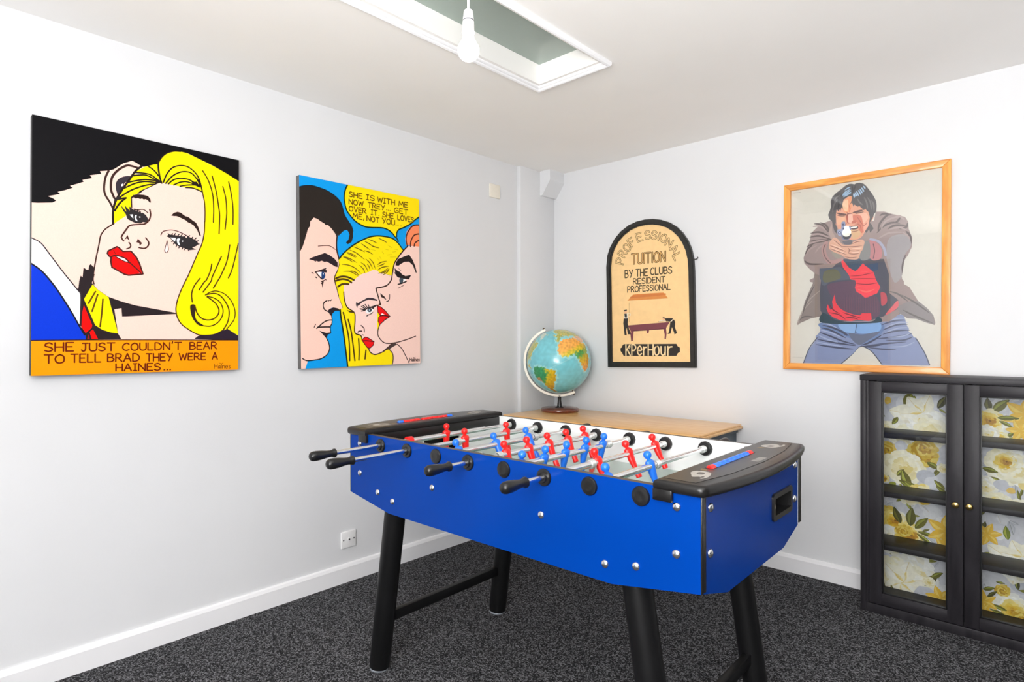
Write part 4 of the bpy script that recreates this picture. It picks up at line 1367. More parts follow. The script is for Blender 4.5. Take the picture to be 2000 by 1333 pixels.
a.poly('K 618,242 650,205 720,178 790,192 845,220 840,236 750,240 705,285 695,345 655,295', '2b2228')
a.poly('K 478,583 600,622 668,612 674,634 625,650 603,722', '2b2228')
a.stroke('K 610,60 560,90 543,150 568,215 618,245', 2.0 * u, K); a.stroke('K 632,68 652,55', 1.4 * u, K); a.stroke('K 665,65 690,45', 1.4 * u, K)
a.stroke('K 432,542 560,432 640,400 692,398', 2.0 * u, K); a.stroke('K 450,522 560,518 668,518', 2.2 * u, K); a.stroke('K 412,470 388,525', 1.4 * u, K)
a.stroke('K 690,340 698,400 690,470 665,515 674,625', 1.6 * u, K)
a.stroke('K 602,712 640,800 653,900 610,1000 500,1070 400,1090 280,1102 220,1085 188,1062', 1.8 * u, K)
a.poly('J 340,575 400,540 660,448 760,495 850,560 915,640 918,732 870,722 700,622 650,630 600,605 540,625 480,605 490,630 440,602', '2b2228')
a.stroke('J 528,312 740,304 870,378', 1.3 * u, '5a3026')
a.poly('J 448,822 560,790 695,742 672,790 708,798 690,842 640,832 560,825 485,832', '2b2228')
a.poly('J 500,838 600,832 605,940 545,885', 'f2f5f6'); a.poly('J 598,830 655,845 668,915 630,972 595,960', '1d3f74', True); a.poly('J 618,850 636,850 634,880 622,880', 'f2f5f6')
a.stroke('J 478,830 540,910 605,972', 2.0 * u, K)
a.poly('J 575,1012 640,990 680,968 702,1002 672,990 640,1010 630,1060 612,1150 598,1070 575,1060 600,1035', '3a2420')
a.stroke('J 400,838 430,856', 1.6 * u, K); a.stroke('J 474,930 500,946', 1.6 * u, K)
# blonde woman's hair
a.poly('M 130,562 200,470 330,350 500,235 700,140 850,107 1000,112 1180,152 1280,225 1333,285 N 605,345 500,480 440,590 415,740 395,860 O 640,900 840,945 890,1012 900,1100 890,1200 K 970,1230 905,760 850,350 832,222 885,180 815,0 J 945,1310 875,1040 860,940 920,805 950,690 935,590', 'ffe40a')
a.poly('O -5,270 40,290 90,600 160,1200 K 1000,1240 970,1215 905,760 850,350 832,222', 'ffd800')
a.stroke('M 130,562 200,470 330,350 500,235 700,140 850,107 1000,112 1180,152 1280,225 1333,285 N 605,345', 2.4 * u, '1a2a14')
a.stroke('K 838,225 850,350 905,700 970,1225', 2.8 * u, '1a2a10')
# her face
a.poly('M 220,1085 310,1078 420,992 540,890 600,865 700,838 800,790 890,802 930,850 1050,872 1180,905 1170,985 1130,1060 1050,1110 870,1155 880,1230 910,1333 O 625,0 690,190 640,215 640,600 655,720 740,822 870,850 760,955 680,1002 600,1026 540,1000 500,930 430,850 388,775 375,718 285,685 268,620 280,480 265,340 150,250 105,130 92,0', 'fbd6cc')
# right-hand face
a.poly('N 900,262 680,270 605,345 500,482 440,592 412,760 390,862 320,950 140,1000 132,1020 145,1080 205,1282 O 690,190 645,225 640,310 690,390 660,450 680,540 648,650 665,730 740,825 830,845 840,945 890,1012 900,1100 890,1200 1400,1200 1400,0', 'fad3c6')
a.poly('Y 757,482 752,440 762,395 785,365 815,350 845,350 845,492 800,488', 'fa8d5e')
for t in ('N 670,262 652,180 655,90 690,10 L 1700,1080 1800,1045 1900,1050', 'N 725,275 735,180 790,80 880,55', 'N 790,270 810,210 880,165'):
    a.stroke(t, 2.4 * u, '4a241c')
a.stroke('N 680,268 605,345 500,482 440,592 410,760 390,862 320,950 220,985 135,1000 130,1020 145,1080 205,1282 O 690,195 668,210', 2.4 * u, '3a201a')
a.poly('O 870,850 930,832 968,862 830,945 760,962 690,1005', '4a3a38')
a.stroke('O 680,540 650,640 660,730 740,825 830,845 960,830 1130,782 1270,730', 1.9 * u, '4a302c')
a.stroke('O 968,860 1040,930 1100,1040 1162,1168', 1.7 * u, '4a302c'); a.stroke('O 840,945 892,1012 902,1100 888,1200', 2.0 * u, '4a302c')
a.stroke('O 495,920 530,990 600,1026 680,1005 770,958 870,855', 2.0 * u, '4a302c')
a.stroke('O 92,0 105,130 150,250 262,335 278,450 268,620 290,682 372,715 392,785', 2.0 * u, '3a2a10')
a.poly('O 138,292 200,310 250,312 262,340 190,335', '4a3018')
for t in ('O 85,335 130,520 180,800 190,1120', 'O 165,450 220,680 275,1122', 'O 335,765 345,950 340,1112', 'O 455,955 440,1095'):
    a.stroke(t, 2.6 * u, '4a3010')
a.poly('O 640,222 700,250 770,310 848,405 760,462 680,538 655,480 662,420 690,390 650,330', 'ee1418'); a.poly('O 698,382 715,348 775,382', 'f8f4f0')
a.stroke('O 690,390 760,388 848,405', 2.0 * u, '4a1c1c'); a.stroke('O 640,222 700,250 770,310 848,405 760,462 680,538 655,480 662,420 690,390 650,330 640,222', 1.5 * u, '4a1c1c', smooth=False)
a.poly('O 388,782 440,740 480,745 588,815 575,872 520,922 480,915 430,850', 'ee1418')
a.stroke('O 395,800 480,800 588,816', 1.8 * u, '5a1a1c'); a.stroke('O 388,782 440,740 480,745 588,815 575,872 520,922 480,915 430,850 388,782', 1.4 * u, '4a1c1c', smooth=False)
a.poly('O 292,165 325,180 480,95 560,98 642,128 640,148 500,128 400,160 345,215 310,235', '40343a'); a.stroke('O 300,170 295,215 320,250', 1.2 * u, '40343a')
a.poly('O 445,312 475,285 580,262 572,312 520,352 470,352', 'f0f2f4')
a.poly('O 476,300 490,270 530,262 550,290 535,325 500,328', '3e4650', True); a.poly('O 500,290 515,282 520,305 505,308', 'b8c4d0')
a.poly('O 365,288 440,268 540,238 640,205 655,215 590,255 575,285 540,262 480,272 445,305', '33292c')
a.poly('O 458,378 520,362 575,322 560,352 500,386', '33292c')
for t in ('440,275 380,235', '455,262 405,220', '475,252 440,205', '505,245 490,210', '430,285 358,275', '440,302 380,312', '480,380 470,395'):
    a.stroke('O ' + t, 1.8 * u, '33292c', smooth=False)
a.stroke('O 375,548 422,595 428,655', 1.8 * u, '4a302c'); a.stroke('O 325,655 345,642 388,640', 2.2 * u, '4a302c'); a.stroke('O 402,698 416,710', 1.4 * u, '8a5a50')
a.poly('O 685,18 760,80 792,138 740,102 702,85', '3a2a28'); a.stroke('O 840,45 838,105 822,145 790,156', 1.6 * u, '3a2a28')
a.poly('N 465,605 470,560 510,495 640,440 705,420 760,500 812,620 838,735 818,730 770,605 700,542 620,545 545,590 520,612', '281f20')
a.poly('N 448,650 500,700 545,720 580,762 640,792 740,772 700,852 640,842 590,838 500,812 425,705 460,735', '281f20')
a.poly('N 540,832 602,835 590,910 560,925 535,890', '46525c', True); a.poly('N 602,848 655,850 602,905', 'f4f6f6')
a.stroke('N 510,935 570,920 655,885', 2.2 * u, '281f20'); a.stroke('N 510,1005 605,955', 1.2 * u, '6a4a44'); a.stroke('N 520,660 560,700', 1.0 * u, '6a4a44')
# hair lines over her crown
for t in ('60,955 180,920 300,935 420,990', '60,1005 180,972 290,990 370,1040', '100,1125 190,1070 310,1072'):
    a.stroke('M ' + t, 3.2 * u, '4a3414', taper=0)
for t in ('200,515 330,560 480,645', '200,530 300,570 400,635', '300,375 450,440 560,520 635,585', '270,430 400,480 480,530', '270,445 380,500 460,540', '170,683 300,690 440,750 575,870', '200,820 330,818 430,860 510,920', '350,800 460,840 525,910', '520,690 600,760 645,860', '555,640 640,700 710,835', '680,670 720,720 745,800', '650,565 730,640 800,770', '715,545 800,640 850,775', '400,320 520,370 640,430', '440,290 540,345', '560,255 650,320 740,385', '620,210 720,260 820,335', '700,170 800,210 880,250', '780,300 850,330 930,350', '910,150 1010,200 1080,240', '1100,290 1180,345', '750,370 850,400', '760,450 800,480', '890,690 960,640 1080,610', '885,720 1000,680 1030,655', '890,800 980,740 1120,715', '900,860 1000,830 1115,745', '960,870 1060,820 1130,760', '990,895 1080,840 1130,775', '1090,885 1135,870', '1080,490 1180,480', '1140,530 1270,530', '1190,430 1270,420', '1230,370 1300,385', '980,420 1020,470', '1040,370 1110,385', '880,540 930,610', '930,510 970,580', '620,400 720,430 800,480', '1130,915 1160,895'):
    a.stroke('M ' + t, 1.7 * u, '6a5210', taper=1)
# speech bubble
a.poly('L 240,100 200,170 150,270 130,400 150,550 200,720 300,860 430,990 600,1080 750,1105 1000,1110 1130,1150 1230,1220 1310,1330 M 1265,120 L 1345,1270 1350,1220 1400,1150 1520,1100 1680,1010 1780,920 1930,820 1930,380', 'ffe105')
a.stroke('L 225,110 165,240 138,400 152,550 200,720 300,860 430,990 600,1080 750,1105 1000,1112 1130,1150 1230,1220 1310,1320 M 1275,150 1310,215', 2.4 * u, '123018')
a.stroke('M 1275,120 L 1345,1260 1355,1210 1400,1150 1520,1100 1680,1010 1780,920 1930,820', 2.4 * u, '123018')
TX = '6e4a08'
for wd, x0, x1, yt in (('SHE', 250, 550, 285), ('IS', 645, 830, 352), ('WITH', 905, 1300, 408), ('ME', 1392, 1600, 498), ('NOW', 247, 575, 455), ('TREY', 682, 1065, 528), ('GET', 1292, 1600, 645), ('OVER', 250, 640, 612), ('IT', 755, 895, 698), ('SHE', 1020, 1270, 745), ('LOVES', 1368, 1735, 812), ('ME', 338, 545, 776), ('NOT', 658, 938, 838), ('YOU', 1010, 1300, 888)):
    a.word(wd, 'L', x0, x1, yt, yt + 112, 0.175, 1.75 * u, TX)
for x, y in ((1105, 700), (1145, 707), (1188, 715), (930, 828), (1325, 1048), (1370, 1055), (1440, 1068)):
    a.stroke('L %d,%d %d,%d' % (x, y, x + 10, y + 3), 1.5 * u, 'a07a10', smooth=False)
a.stroke('L 590,905 580,945', 1.6 * u, TX)
a.word('Haines', 'O', 1175, 1335, 1085, 1140, 0, 1.2 * u, '3a2420'); a.stroke('O 1235,1078 1248,1090 1262,1075', 1.0 * u, '3a2420', smooth=False)
tag(a.build('canvas_painting', [M_cside2, M_canvas], mb, 1), 'smaller comic style canvas of three faces under a yellow speech bubble on bright blue', 'painting')

# ---------------------------------------------------------------- framed poster on the back wall
M_pine = wood('pine_frame', (206, 124, 40), (244, 172, 84), 0.35, (1.5, 20, 14), 0.3)
M_pinev = wood('pine_frame_upright', (206, 124, 40), (244, 172, 84), 0.35, (14, 20, 1.5), 0.3)
M_print = attr_mat('poster_print', 0.5, mottled=0.02, nscale=55)
PXM, PZM, PHW, PHH, PR_ = 1.96625, 1.56075, 0.36005, 0.48645, -0.0065
ca, sa = math.cos(PR_), math.sin(PR_)
def pplace(a, b, h):
    x, z = a - PHW, b - PHH
    return (PXM + x * ca - z * sa, -0.003 - h, PZM + x * sa + z * ca)
po = thing('framed_poster', 'pine framed poster of a person in a brown jacket aiming a handgun', 'poster', (0, 0, 0))
W, H = 2 * PHW, 2 * PHH
fw = 0.033
for P, mm_ in (([(0, 0), (W, 0), (W - fw, fw), (fw, fw)], M_pine), ([(fw, H - fw), (W - fw, H - fw), (W, H), (0, H)], M_pine), ([(0, 0), (fw, fw), (fw, H - fw), (0, H)], M_pinev), ([(W, 0), (W, H), (W - fw, H - fw), (W - fw, fw)], M_pinev)):
    m = MB(); m.prism(P, 0.0, 0.022, pplace, 0.0025); m.build('frame_bar', mm_, po)
m = MB(); m.prism([(fw - .004, fw - .004), (W - fw + .004, fw - .004), (W - fw + .004, H - fw + .004), (fw - .004, H - fw + .004)], 0.0145, 0.0165, pplace); m.build('glass_pane', M_glass, po, smooth=False)
FR3 = dict(P=(1600, 340, 9.521), Q=(1540, 400, 8.331), R=(1660, 390, 7.406), S=(1545, 500, 7.406), T=(1680, 520, 6.061), U=(1525, 600, 9.52), Z=(1510, 290, 2.835))
hom = homography([(1530.5, 361.6), (1858, 310), (1855, 732.7), (1529.4, 721)], [(0, H), (W, H), (W, 0), (0, 0)])
a = Art(FR3, hom, lambda p, q, h: pplace(p, q, 0.006 + h), (fw - .006, fw - .006, W - fw + .006, H - fw + .006))
mb = MB(); mb.prism([(fw - .006, fw - .006), (W - fw + .006, fw - .006), (W - fw + .006, H - fw + .006), (fw - .006, H - fw + .006)], 0.002, 0.006, pplace)
u = W / 327.0
a.raw([(0, 0), (W, 0), (W, H), (0, H)], 'dcd5cc')
# jeans
JN = '8a93b8'
a.poly('Z 280,930 720,920 740,985 750,1000 748,1015 768,1032 775,1045 790,1052 835,1130 866,1205 600,1200 560,1140 520,1112 490,1098 470,1102 440,1140 378,1195 160,1190 190,1120 235,1060 232,1040 255,1020 258,995 272,975', JN)
def folds(txts, wd, c):
    for t in txts:
        a.stroke(t, wd * u, c, taper=1)
a.poly('S 455,960 1250,960 1300,1130 1000,1290 900,1220 700,1140 440,1060', '7084b0', True)
folds(['U 760,340 900,370 1080,440 1220,540', 'U 740,390 880,420 1050,500 1200,580', 'U 700,470 900,540 1150,640 1380,700', 'U 660,600 900,650 1150,690 1390,725', 'U 640,700 900,740 1150,770 1340,785', 'U 1870,520 1750,600 1600,680 1480,715', 'U 1900,700 1700,725 1500,735', 'U 1000,400 1150,470 1250,540'], 4.0, '46485e')
folds(['U 770,300 900,330 1040,390', 'U 720,430 900,470 1100,560', 'U 680,520 850,600 1050,660', 'U 640,650 900,700 1150,740'], 3.0, 'a8b0d0')
folds(['T 250,620 380,590 480,560', 'T 240,700 400,650 540,640', 'T 260,760 420,700 565,690', 'T 260,810 420,770 590,760', 'T 200,860 420,840 610,800', 'T 100,940 300,920 540,900', 'T 60,960 250,985 420,990', 'T 300,880 500,880 620,840'], 3.6, '555870')
folds(['T 280,660 420,625 520,620', 'T 280,735 430,680 560,670', 'T 290,790 430,740 580,730', 'T 320,850 500,830 600,790', 'T 330,960 520,950 640,900'], 2.6, 'a4abc8')
a.poly('S 690,985 930,975 925,1105 800,1110 700,1050', '8fb0dc', True); a.poly('S 950,975 1260,960 1280,1080 1100,1125 945,1110', '86aada', True)
a.stroke('S 945,985 930,1060 922,1110', 1.3 * u, '2c3444'); a.poly('S 830,1120 1020,1140 1280,1100 1100,1230 980,1290 880,1220', '6a6e84', True)
a.stroke('Z 165,1190 195,1110 240,1050', 2.0 * u, '4a4c60'); a.stroke('Z 376,1192 440,1140 475,1102 500,1100 545,1128 600,1198', 2.0 * u, '4a4c58'); a.stroke('Z 788,1052 835,1130 864,1200', 2.0 * u, '4c5066')
a.poly('Z 378,1197 440,1140 472,1104 495,1100 545,1130 600,1202', 'dcd5cc')
# jacket, with reflected haze of the glass mixed into its colours
JK = '9d8785'
a.poly('Z 315,395 255,418 212,460 192,525 178,560 163,605 168,635 195,665 224,690 222,715 197,728 200,738 216,742 205,790 172,845 155,905 127,972 132,980 152,962 205,942 268,930 300,960 640,960 700,915 740,942 790,945 845,966 893,980 896,965 885,925 850,885 800,845 772,800 752,768 722,752 722,735 712,725 708,700 712,660 722,622 745,590 766,545 768,495 748,445 745,405 728,378 660,362 612,348 565,348 555,400', JK)
a.poly('Z 216,745 172,845 155,905 130,975 205,942 268,930 262,800 250,700 224,692', '8a7a76')
a.poly('Z 700,915 740,940 790,945 845,966 893,978 885,925 850,885 800,845 740,850 680,880', '8e8486')
folds(['Q 400,300 520,320 640,440', 'Q 340,460 480,440 640,500', 'Q 330,520 500,500 680,560', 'Q 320,590 500,570 690,560', 'Q 280,680 420,610 640,580', 'Q 240,900 330,960 560,960', 'Q 500,280 600,330 660,450', 'Q 260,800 300,720 380,640'], 4.5, '5e4c4c')
folds(['Q 380,350 500,340 600,420', 'Q 340,490 480,470 640,530', 'Q 300,640 440,590 620,560', 'Q 270,820 330,720 460,650', 'Q 420,780 480,700 560,640'], 4.0, 'ad9492')
folds(['R 400,470 420,350 520,230 600,215', 'R 380,480 480,380 600,330 720,340', 'R 540,420 640,370 800,370', 'R 720,240 690,300 640,330', 'R 830,330 800,400 700,420', 'R 420,230 480,200 560,210', 'R 880,640 860,520 800,450', 'R 740,1100 760,900 800,800'], 4.5, '5e4e50')
folds(['R 440,430 500,320 620,260 740,250', 'R 560,430 700,400 820,440', 'R 400,560 560,480 760,470', 'R 600,280 700,230 780,290', 'R 860,620 840,540 760,470'], 4.0, 'ae9896')
a.poly('R 520,800 560,560 760,500 870,600 860,700 790,790 740,960 740,1110 640,1200 560,1000', 'a39a9d', True)
folds(['S 75,990 120,870 250,640 500,430', 'S 90,985 160,800 300,640'], 2.4, 'a6968e'); folds(['S 110,930 180,880 300,880', 'S 150,860 220,640 330,420'], 3, '5c5050')
folds(['T 340,300 440,330 560,420', 'T 480,340 640,430 820,560', 'T 500,520 640,590 860,680'], 3.5, '6c6264')
# sweater
a.poly('Z 372,610 500,610 610,612 640,700 640,800 690,840 686,890 600,935 530,955 370,958 285,935 258,900 255,800 262,690 330,655', '51505f')
a.poly('S 400,180 700,160 830,260 840,340 560,360 480,430 440,420 400,300', '5c6170'); a.poly('S 470,230 620,190 700,250 690,330 470,380', '6e6a52', True)  # dark reflection in the glass, painted into the print
a.poly('S 520,420 720,370 930,380 1000,560 1240,600 1250,880 900,850 720,780 640,640 560,560', '66495c', True)
folds(['S %d,600 %d,820' % (x, x + 6) for x in range(760, 1240, 34)], 1.4, '8c5560')
folds(['S %d,560 %d,780' % (x, x + 4) for x in range(776, 1200, 46)], 1.2, '40384a')
a.poly('S 720,40 760,80 830,170 920,220 960,190 1030,105 1120,180 1190,240 1215,330 1240,380 1285,450 1240,540 1100,600 1060,605 1000,550 940,520 915,460 930,400 920,350 850,340 830,280 740,160 718,90', 'f5434f')
folds(['S 850,290 1000,280 1180,240', 'S 860,330 1050,330 1220,330', 'S 930,400 1100,410 1240,390'], 1.8, '8a1c2c'); folds(['S 960,480 1080,520 1200,480', 'S 1000,220 1100,230', 'S 950,440 1100,450'], 3.5, 'ff6a62')
a.poly('S 760,60 1010,40 1030,100 960,185 920,215 840,165', '3c5068'); folds(['S %d,60 %d,150' % (x, x + 10) for x in range(790, 1000, 26)], 1.2, '1c2a3c')
a.poly('S 1050,130 1250,100 1250,200 1190,220', '33486a')
a.poly('S 620,560 640,680 700,760 780,810 900,850 990,860 1020,830 1150,830 1160,920 1120,945 960,925 860,945 700,930 600,890 530,830 505,760 520,700 560,780 600,760 585,660', 'ee3a48')
folds(['S 530,820 680,850 780,920', 'S 740,820 860,860 1000,900', 'S 540,700 600,780 700,840', 'S 780,890 900,900 960,920'], 2.4, '701a28')
a.poly('T 240,310 300,330 310,430 250,470 240,380', 'c4505c', True); a.poly('T 310,550 380,470 435,410 450,460 420,510 300,580', 'e0606a', True)
a.poly('S 440,830 520,850 640,930 900,960 1160,950 1250,880 1250,970 460,975', '27404c', True)
# head
SK = 'e6a184'
a.poly('P 300,640 290,790 310,920 350,1040 440,1140 560,1215 700,1210 800,1140 860,1010 925,880 930,700 860,560 640,380 420,440', SK, True)
a.poly('P 860,1000 900,900 1010,720 990,830 930,900 860,1090', 'd98a70')
a.poly('P 250,870 290,880 310,940 270,950', 'd98a70')
a.poly('P 440,500 590,410 600,560 540,700 440,690', 'eb9a6e', True); a.poly('P 420,520 520,470 510,680 430,640', 'f2c49c', True)
a.poly('P 700,760 850,720 900,800 830,900 780,870', 'efb59c', True); a.poly('P 620,760 760,770 800,900 820,1060 740,1080 690,900 620,860', 'd4735a', True)
a.poly('P 830,920 900,870 900,960 830,1080 810,1000', 'f0a890', True); a.poly('P 520,740 600,740 610,900 540,890 505,880', 'f0b8a4', True)
a.poly('P 490,770 525,760 520,880 560,900 510,905', 'b0503c', True); a.poly('P 600,870 660,850 680,880 640,910 590,910', 'c4624c', True)
a.poly('P 320,840 420,760 490,860 420,900 330,940', 'ecb08c', True)
a.poly('P 570,1040 700,1030 760,1080 720,1170 620,1200 570,1120', 'dcb084', True)
for t, w_, c in (('P 310,715 400,738 500,745', 4.5, '5a302c'), ('P 500,745 545,728 610,722', 2.6, '8a3c34'), ('P 605,715 700,690 800,662', 4.8, '5a302c'), ('P 660,730 740,712 820,695', 2.2, '4a3a34'), ('P 320,760 400,772 480,768', 2.0, '5a3a34'), ('P 500,700 520,740 500,780', 2, '7a3a34'), ('P 690,780 740,860 790,930', 1.8, 'a8523e'), ('P 780,960 840,940 880,890', 1.8, 'b05c48'), ('P 640,920 740,940 770,1040', 2.0, 'b45a46'), ('P 500,900 470,960 520,985', 1.8, 'a8523e'), ('P 570,1070 660,1060 720,1040', 2.0, 'a0604c'), ('P 540,560 560,640 545,700', 2, 'c4624c')):
    a.stroke(t, w_ * u, c, taper=1)
a.poly('P 545,990 600,962 690,955 715,990 690,1018 600,1025', '4a2c34', True); a.poly('P 560,988 620,972 690,966 695,985 640,1000 570,1002', 'fbf4ee')
# hair
a.poly('P 175,830 150,750 180,680 205,600 198,500 230,410 300,340 400,265 480,200 540,172 590,170 640,182 680,158 740,150 810,168 870,220 930,300 1000,400 1045,490 1058,570 1052,690 1010,740 990,800 930,900 960,930 1000,1010 900,1130 840,1060 905,960 930,800 905,700 840,640 820,670 740,590 700,600 640,560 625,600 595,520 590,400 520,412 440,470 415,560 430,640 400,610 380,680 350,640 355,700 310,650 295,760 300,860 290,930 320,1000 320,1110 270,1060 240,960 225,870', '4e484c')
a.poly('P 640,560 625,600 595,520 560,560 600,450 640,470', '4e484c')
folds(['P 420,380 480,320 570,270', 'P 410,400 500,340 580,290', 'P 430,420 520,370 580,320', 'P 460,290 520,250 570,230', 'P 450,390 540,350 585,340'], 3.0, '9fbbd8')
folds(['P 625,350 640,380 660,410', 'P 650,330 670,370 690,410', 'P 680,310 700,350 720,400', 'P 710,290 740,330 760,380', 'P 740,270 770,310 790,350', 'P 770,240 800,280 820,320', 'P 800,210 830,240 845,270', 'P 620,370 635,400 640,430'], 2.8, 'a9c3e0')
folds(['P 260,520 300,430 380,380', 'P 230,700 260,560 330,460', 'P 880,420 940,520 960,660', 'P 820,420 870,520 890,640', 'P 960,480 1000,560 1010,680', 'P 700,450 740,520 800,570'], 3.2, '716b6d')
folds(['P 600,200 605,290 590,380', 'P 340,420 350,560 330,640', 'P 660,200 640,260 620,330'], 3, '2c282c')
# collar, hands and handgun
a.poly('Q 690,290 700,420 760,540 680,550 640,450', 'b49a92'); a.poly('R 270,420 290,500 330,560 210,600 180,540 230,480', 'a08a86')
a.stroke('Q 600,620 560,720 590,840 660,930 760,925 850,880', 9 * u, 'b48a88'); a.stroke('Q 585,640 555,740 590,860 670,945', 2 * u, '6c5050')
a.poly('R 270,590 380,620 450,720 440,850 330,880 270,830 190,800', 'c27f84', True); a.stroke('R 290,570 400,600 480,690 510,800', 5 * u, 'a9a8c0'); a.stroke('R 330,640 350,740 330,850', 1.8 * u, '6a4a54')
a.poly('R 160,650 270,600 280,830 180,880 130,820', '8d8a8a', True)
a.poly('Q 650,620 690,560 730,530 790,550 870,640 1000,640 1060,590 1180,560 1228,600 1215,660 1200,720 1165,770 1150,820 1120,880 1040,890 930,870 820,800 740,790 690,740 650,710', 'e0ab93', True)
a.poly('Q 690,760 780,790 860,840 800,880 720,830', '9c9288', True)
for t in ('Q 660,660 780,700 920,760', 'Q 660,710 800,760 940,810', 'Q 720,560 790,620 860,680', 'Q 840,670 1000,680 1190,665', 'Q 960,740 1060,750 1150,740', 'Q 960,790 1050,800 1140,790', 'Q 900,840 1000,860 1110,850', 'Q 1010,640 1100,600 1180,590', 'Q 960,700 985,740 960,780'):
    a.stroke(t, 1.6 * u, '8e5c50', taper=1)
for t in ('Q 680,640 780,680 900,730', 'Q 680,690 790,740 920,790', 'Q 720,590 790,650', 'Q 1020,710 1120,705 1190,700', 'Q 1010,770 1100,770 1150,765'):
    a.stroke(t, 2.2 * u, 'f2cbb6', taper=1)
a.poly('Q 850,560 880,590 1010,570 1010,640 900,640', '6e6a74', True)
a.poly('P 400,900 430,875 470,885 485,990 560,960 575,1040 470,1080 390,1090 400,980', '8a93b6', True); a.poly('P 320,1050 360,1020 420,1040 410,1130 350,1140', '98a0c0', True)
a.poly('P 410,1090 560,1070 585,1150 520,1220 430,1210 400,1150', '77789a', True)
for cx, cy, r in ((432, 935, 22), (365, 1085, 28), (510, 1000, 22), (440, 1010, 18)):
    P = [(1600 + (cx + r * math.cos(k * PI / 6)) / 9.521, 340 + (cy + r * math.sin(k * PI / 6)) / 9.521) for k in range(12)]
    a.raw([hom(q) for q in P], '3c4272'); 
    P = [(1600 + (cx + r * .5 * math.cos(k * PI / 6)) / 9.521, 340 + (cy + r * .5 * math.sin(k * PI / 6)) / 9.521) for k in range(12)]
    a.raw([hom(q) for q in P], 'b8bedb' if r > 22 else '23284c')
a.poly('P 440,1105 570,1085 580,1140 530,1200 450,1200 425,1150', '2c2c3c', True)
a.stroke('U 200,935 300,937 405,940', 0.5 * u, 'b4aca4', smooth=False); a.stroke('Z 106,242 130,240 146,238', 1.0 * u, '9a9490', smooth=False)
a.build('poster_print', [M_white_pl, M_print], mb, 1, po)

# ---------------------------------------------------------------- arched pub sign
M_signf = mat('sign_black_paint', (36, 35, 33), 0.42, noise=0.3, nscale=24, bump=0.15, bscale=90)
M_sign = attr_mat('sign_paint', 0.5, mottled=0.035, nscale=30)
SY = -0.022
up_ = on_plane(1, SY)
out_px = [(1187.3, 717.5), (1186, 640), (1184.8, 570), (1184, 522), (1186, 500), (1191, 484), (1200, 467), (1212, 452.5), (1227, 440.5), (1243, 433), (1259, 429), (1275, 427.7), (1291, 429.5), (1306, 434), (1320, 442.5), (1332, 454), (1341.5, 468), (1349, 485), (1353.5, 505), (1355, 530), (1356.5, 600), (1357.8, 660), (1359, 718.8)]
outl = [up_(p) for p in out_px]
def inset(P, d):
    Q = []
    n = len(P)
    for i in range(n):
        p, q, r = Vector(P[i - 1]), Vector(P[i]), Vector(P[(i + 1) % n])
        e1, e2 = (q - p).normalized(), (r - q).normalized()
        n1, n2 = Vector((e1.y, -e1.x)), Vector((e2.y, -e2.x))
        b = (n1 + n2).normalized()
        Q.append(tuple(q + b * (d / max(.35, b.dot(n1)))))
    return Q
inn = inset(outl, 0.034)
cxm = sum(p[0] for p in outl) / len(outl)
if abs(inn[11][1]) > abs(outl[11][1]):
    inn = inset(outl, -0.034)
sg = thing('pub_sign', 'cream arched sign with black frame advertising professional tuition beside a billiard table picture', 'sign', (0, 0, 0))
wl = lambda x, z, h: (x, SY - h, z)
m = MB(); m.ring(outl, inn, -0.0205, 0.0, wl)
m.build('sign_frame', M_signf, sg, smooth=False)
mid = inset(outl, 0.006) if inn[11][1] < outl[11][1] and inset(outl, 0.006)[11][1] < outl[11][1] else inset(outl, -0.006)
m = MB(); m.ring(mid, [tuple((Vector(p) * .3 + Vector(q) * .7)) for p, q in zip(mid, inn)], 0.0, 0.004, wl); m.build('frame_bead', M_signf, sg, smooth=False)
FR4 = dict(A=(1180, 420, 7.842), B=(1180, 560, 8.079))
a = Art(FR4, up_, lambda x, z, h: (x, SY + 0.009 - h, z))
mb = MB(); mb.prism(inn, -0.020, -0.009, wl)
a.raw(inn, 'f6cf94')
u = 0.0026
DK, BG = '6b4e20', 'eccb8c'
o1 = dict(wd=4.6 * u, c='7a5a28', inner=(0.52, 'f2cd92'))
for ch, cx, cy, an in (('P', 232, 705, 76), ('R', 268, 590, 60), ('O', 335, 500, 50), ('F', 408, 415, 38), ('E', 525, 340, 17), ('S', 655, 305, 8), ('S', 755, 308, -6), ('i', 832, 325, -12), ('O', 900, 352, -20), ('N', 985, 425, -28), ('A', 1065, 520, -42), ('L', 1110, 635, -62)):
    a.letter(ch, 'A', cx, cy, an, 78 if ch != 'i' else 10, 118, 4.4 * u, '5e451c', (0.46, 'f0cb90'))
a.word('TUiTiON', 'A', 410, 925, 600, 752, -0.085, 4.6 * u, '4e3814', (0.42, 'd9a866'))
for wd, x0, x1, yt, yb in (('BY', 308, 425, 850, 962), ('THE', 475, 655, 836, 942), ('CLUBS', 700, 1025, 812, 915)):
    a.word(wd, 'A', x0, x1, yt, yb, -0.07, 2.5 * u, '3a2e18')
a.word('RESiDENT', 'A', 435, 920, 978, 1062, -0.075, 2.2 * u, '3a2e18')
a.word('PROFESSiONAL', 'A', 348, 1000, 1098, 1185, -0.065, 2.2 * u, '3a2e18')
a.poly('A 345,1315 430,1222 500,1212 900,1188 970,1278', 'd98a44'); a.poly('A 420,1240 500,1226 890,1200 920,1225 700,1250 400,1275', 'cf7a3c', True)
a.poly('B 360,615 560,598 1025,560 975,640 965,672 700,688 690,735 665,735 660,695 455,708 440,860 415,862 412,712 385,660', '7a3e48')
a.poly('B 925,675 968,670 975,745 965,830 940,830 945,760', '7a3e48'); a.stroke('B 440,700 960,665', 1.6 * u, '5c2c38')
a.stroke('B 380,690 402,720 420,860', 2 * u, '6a3440')
BKc = '2a2522'
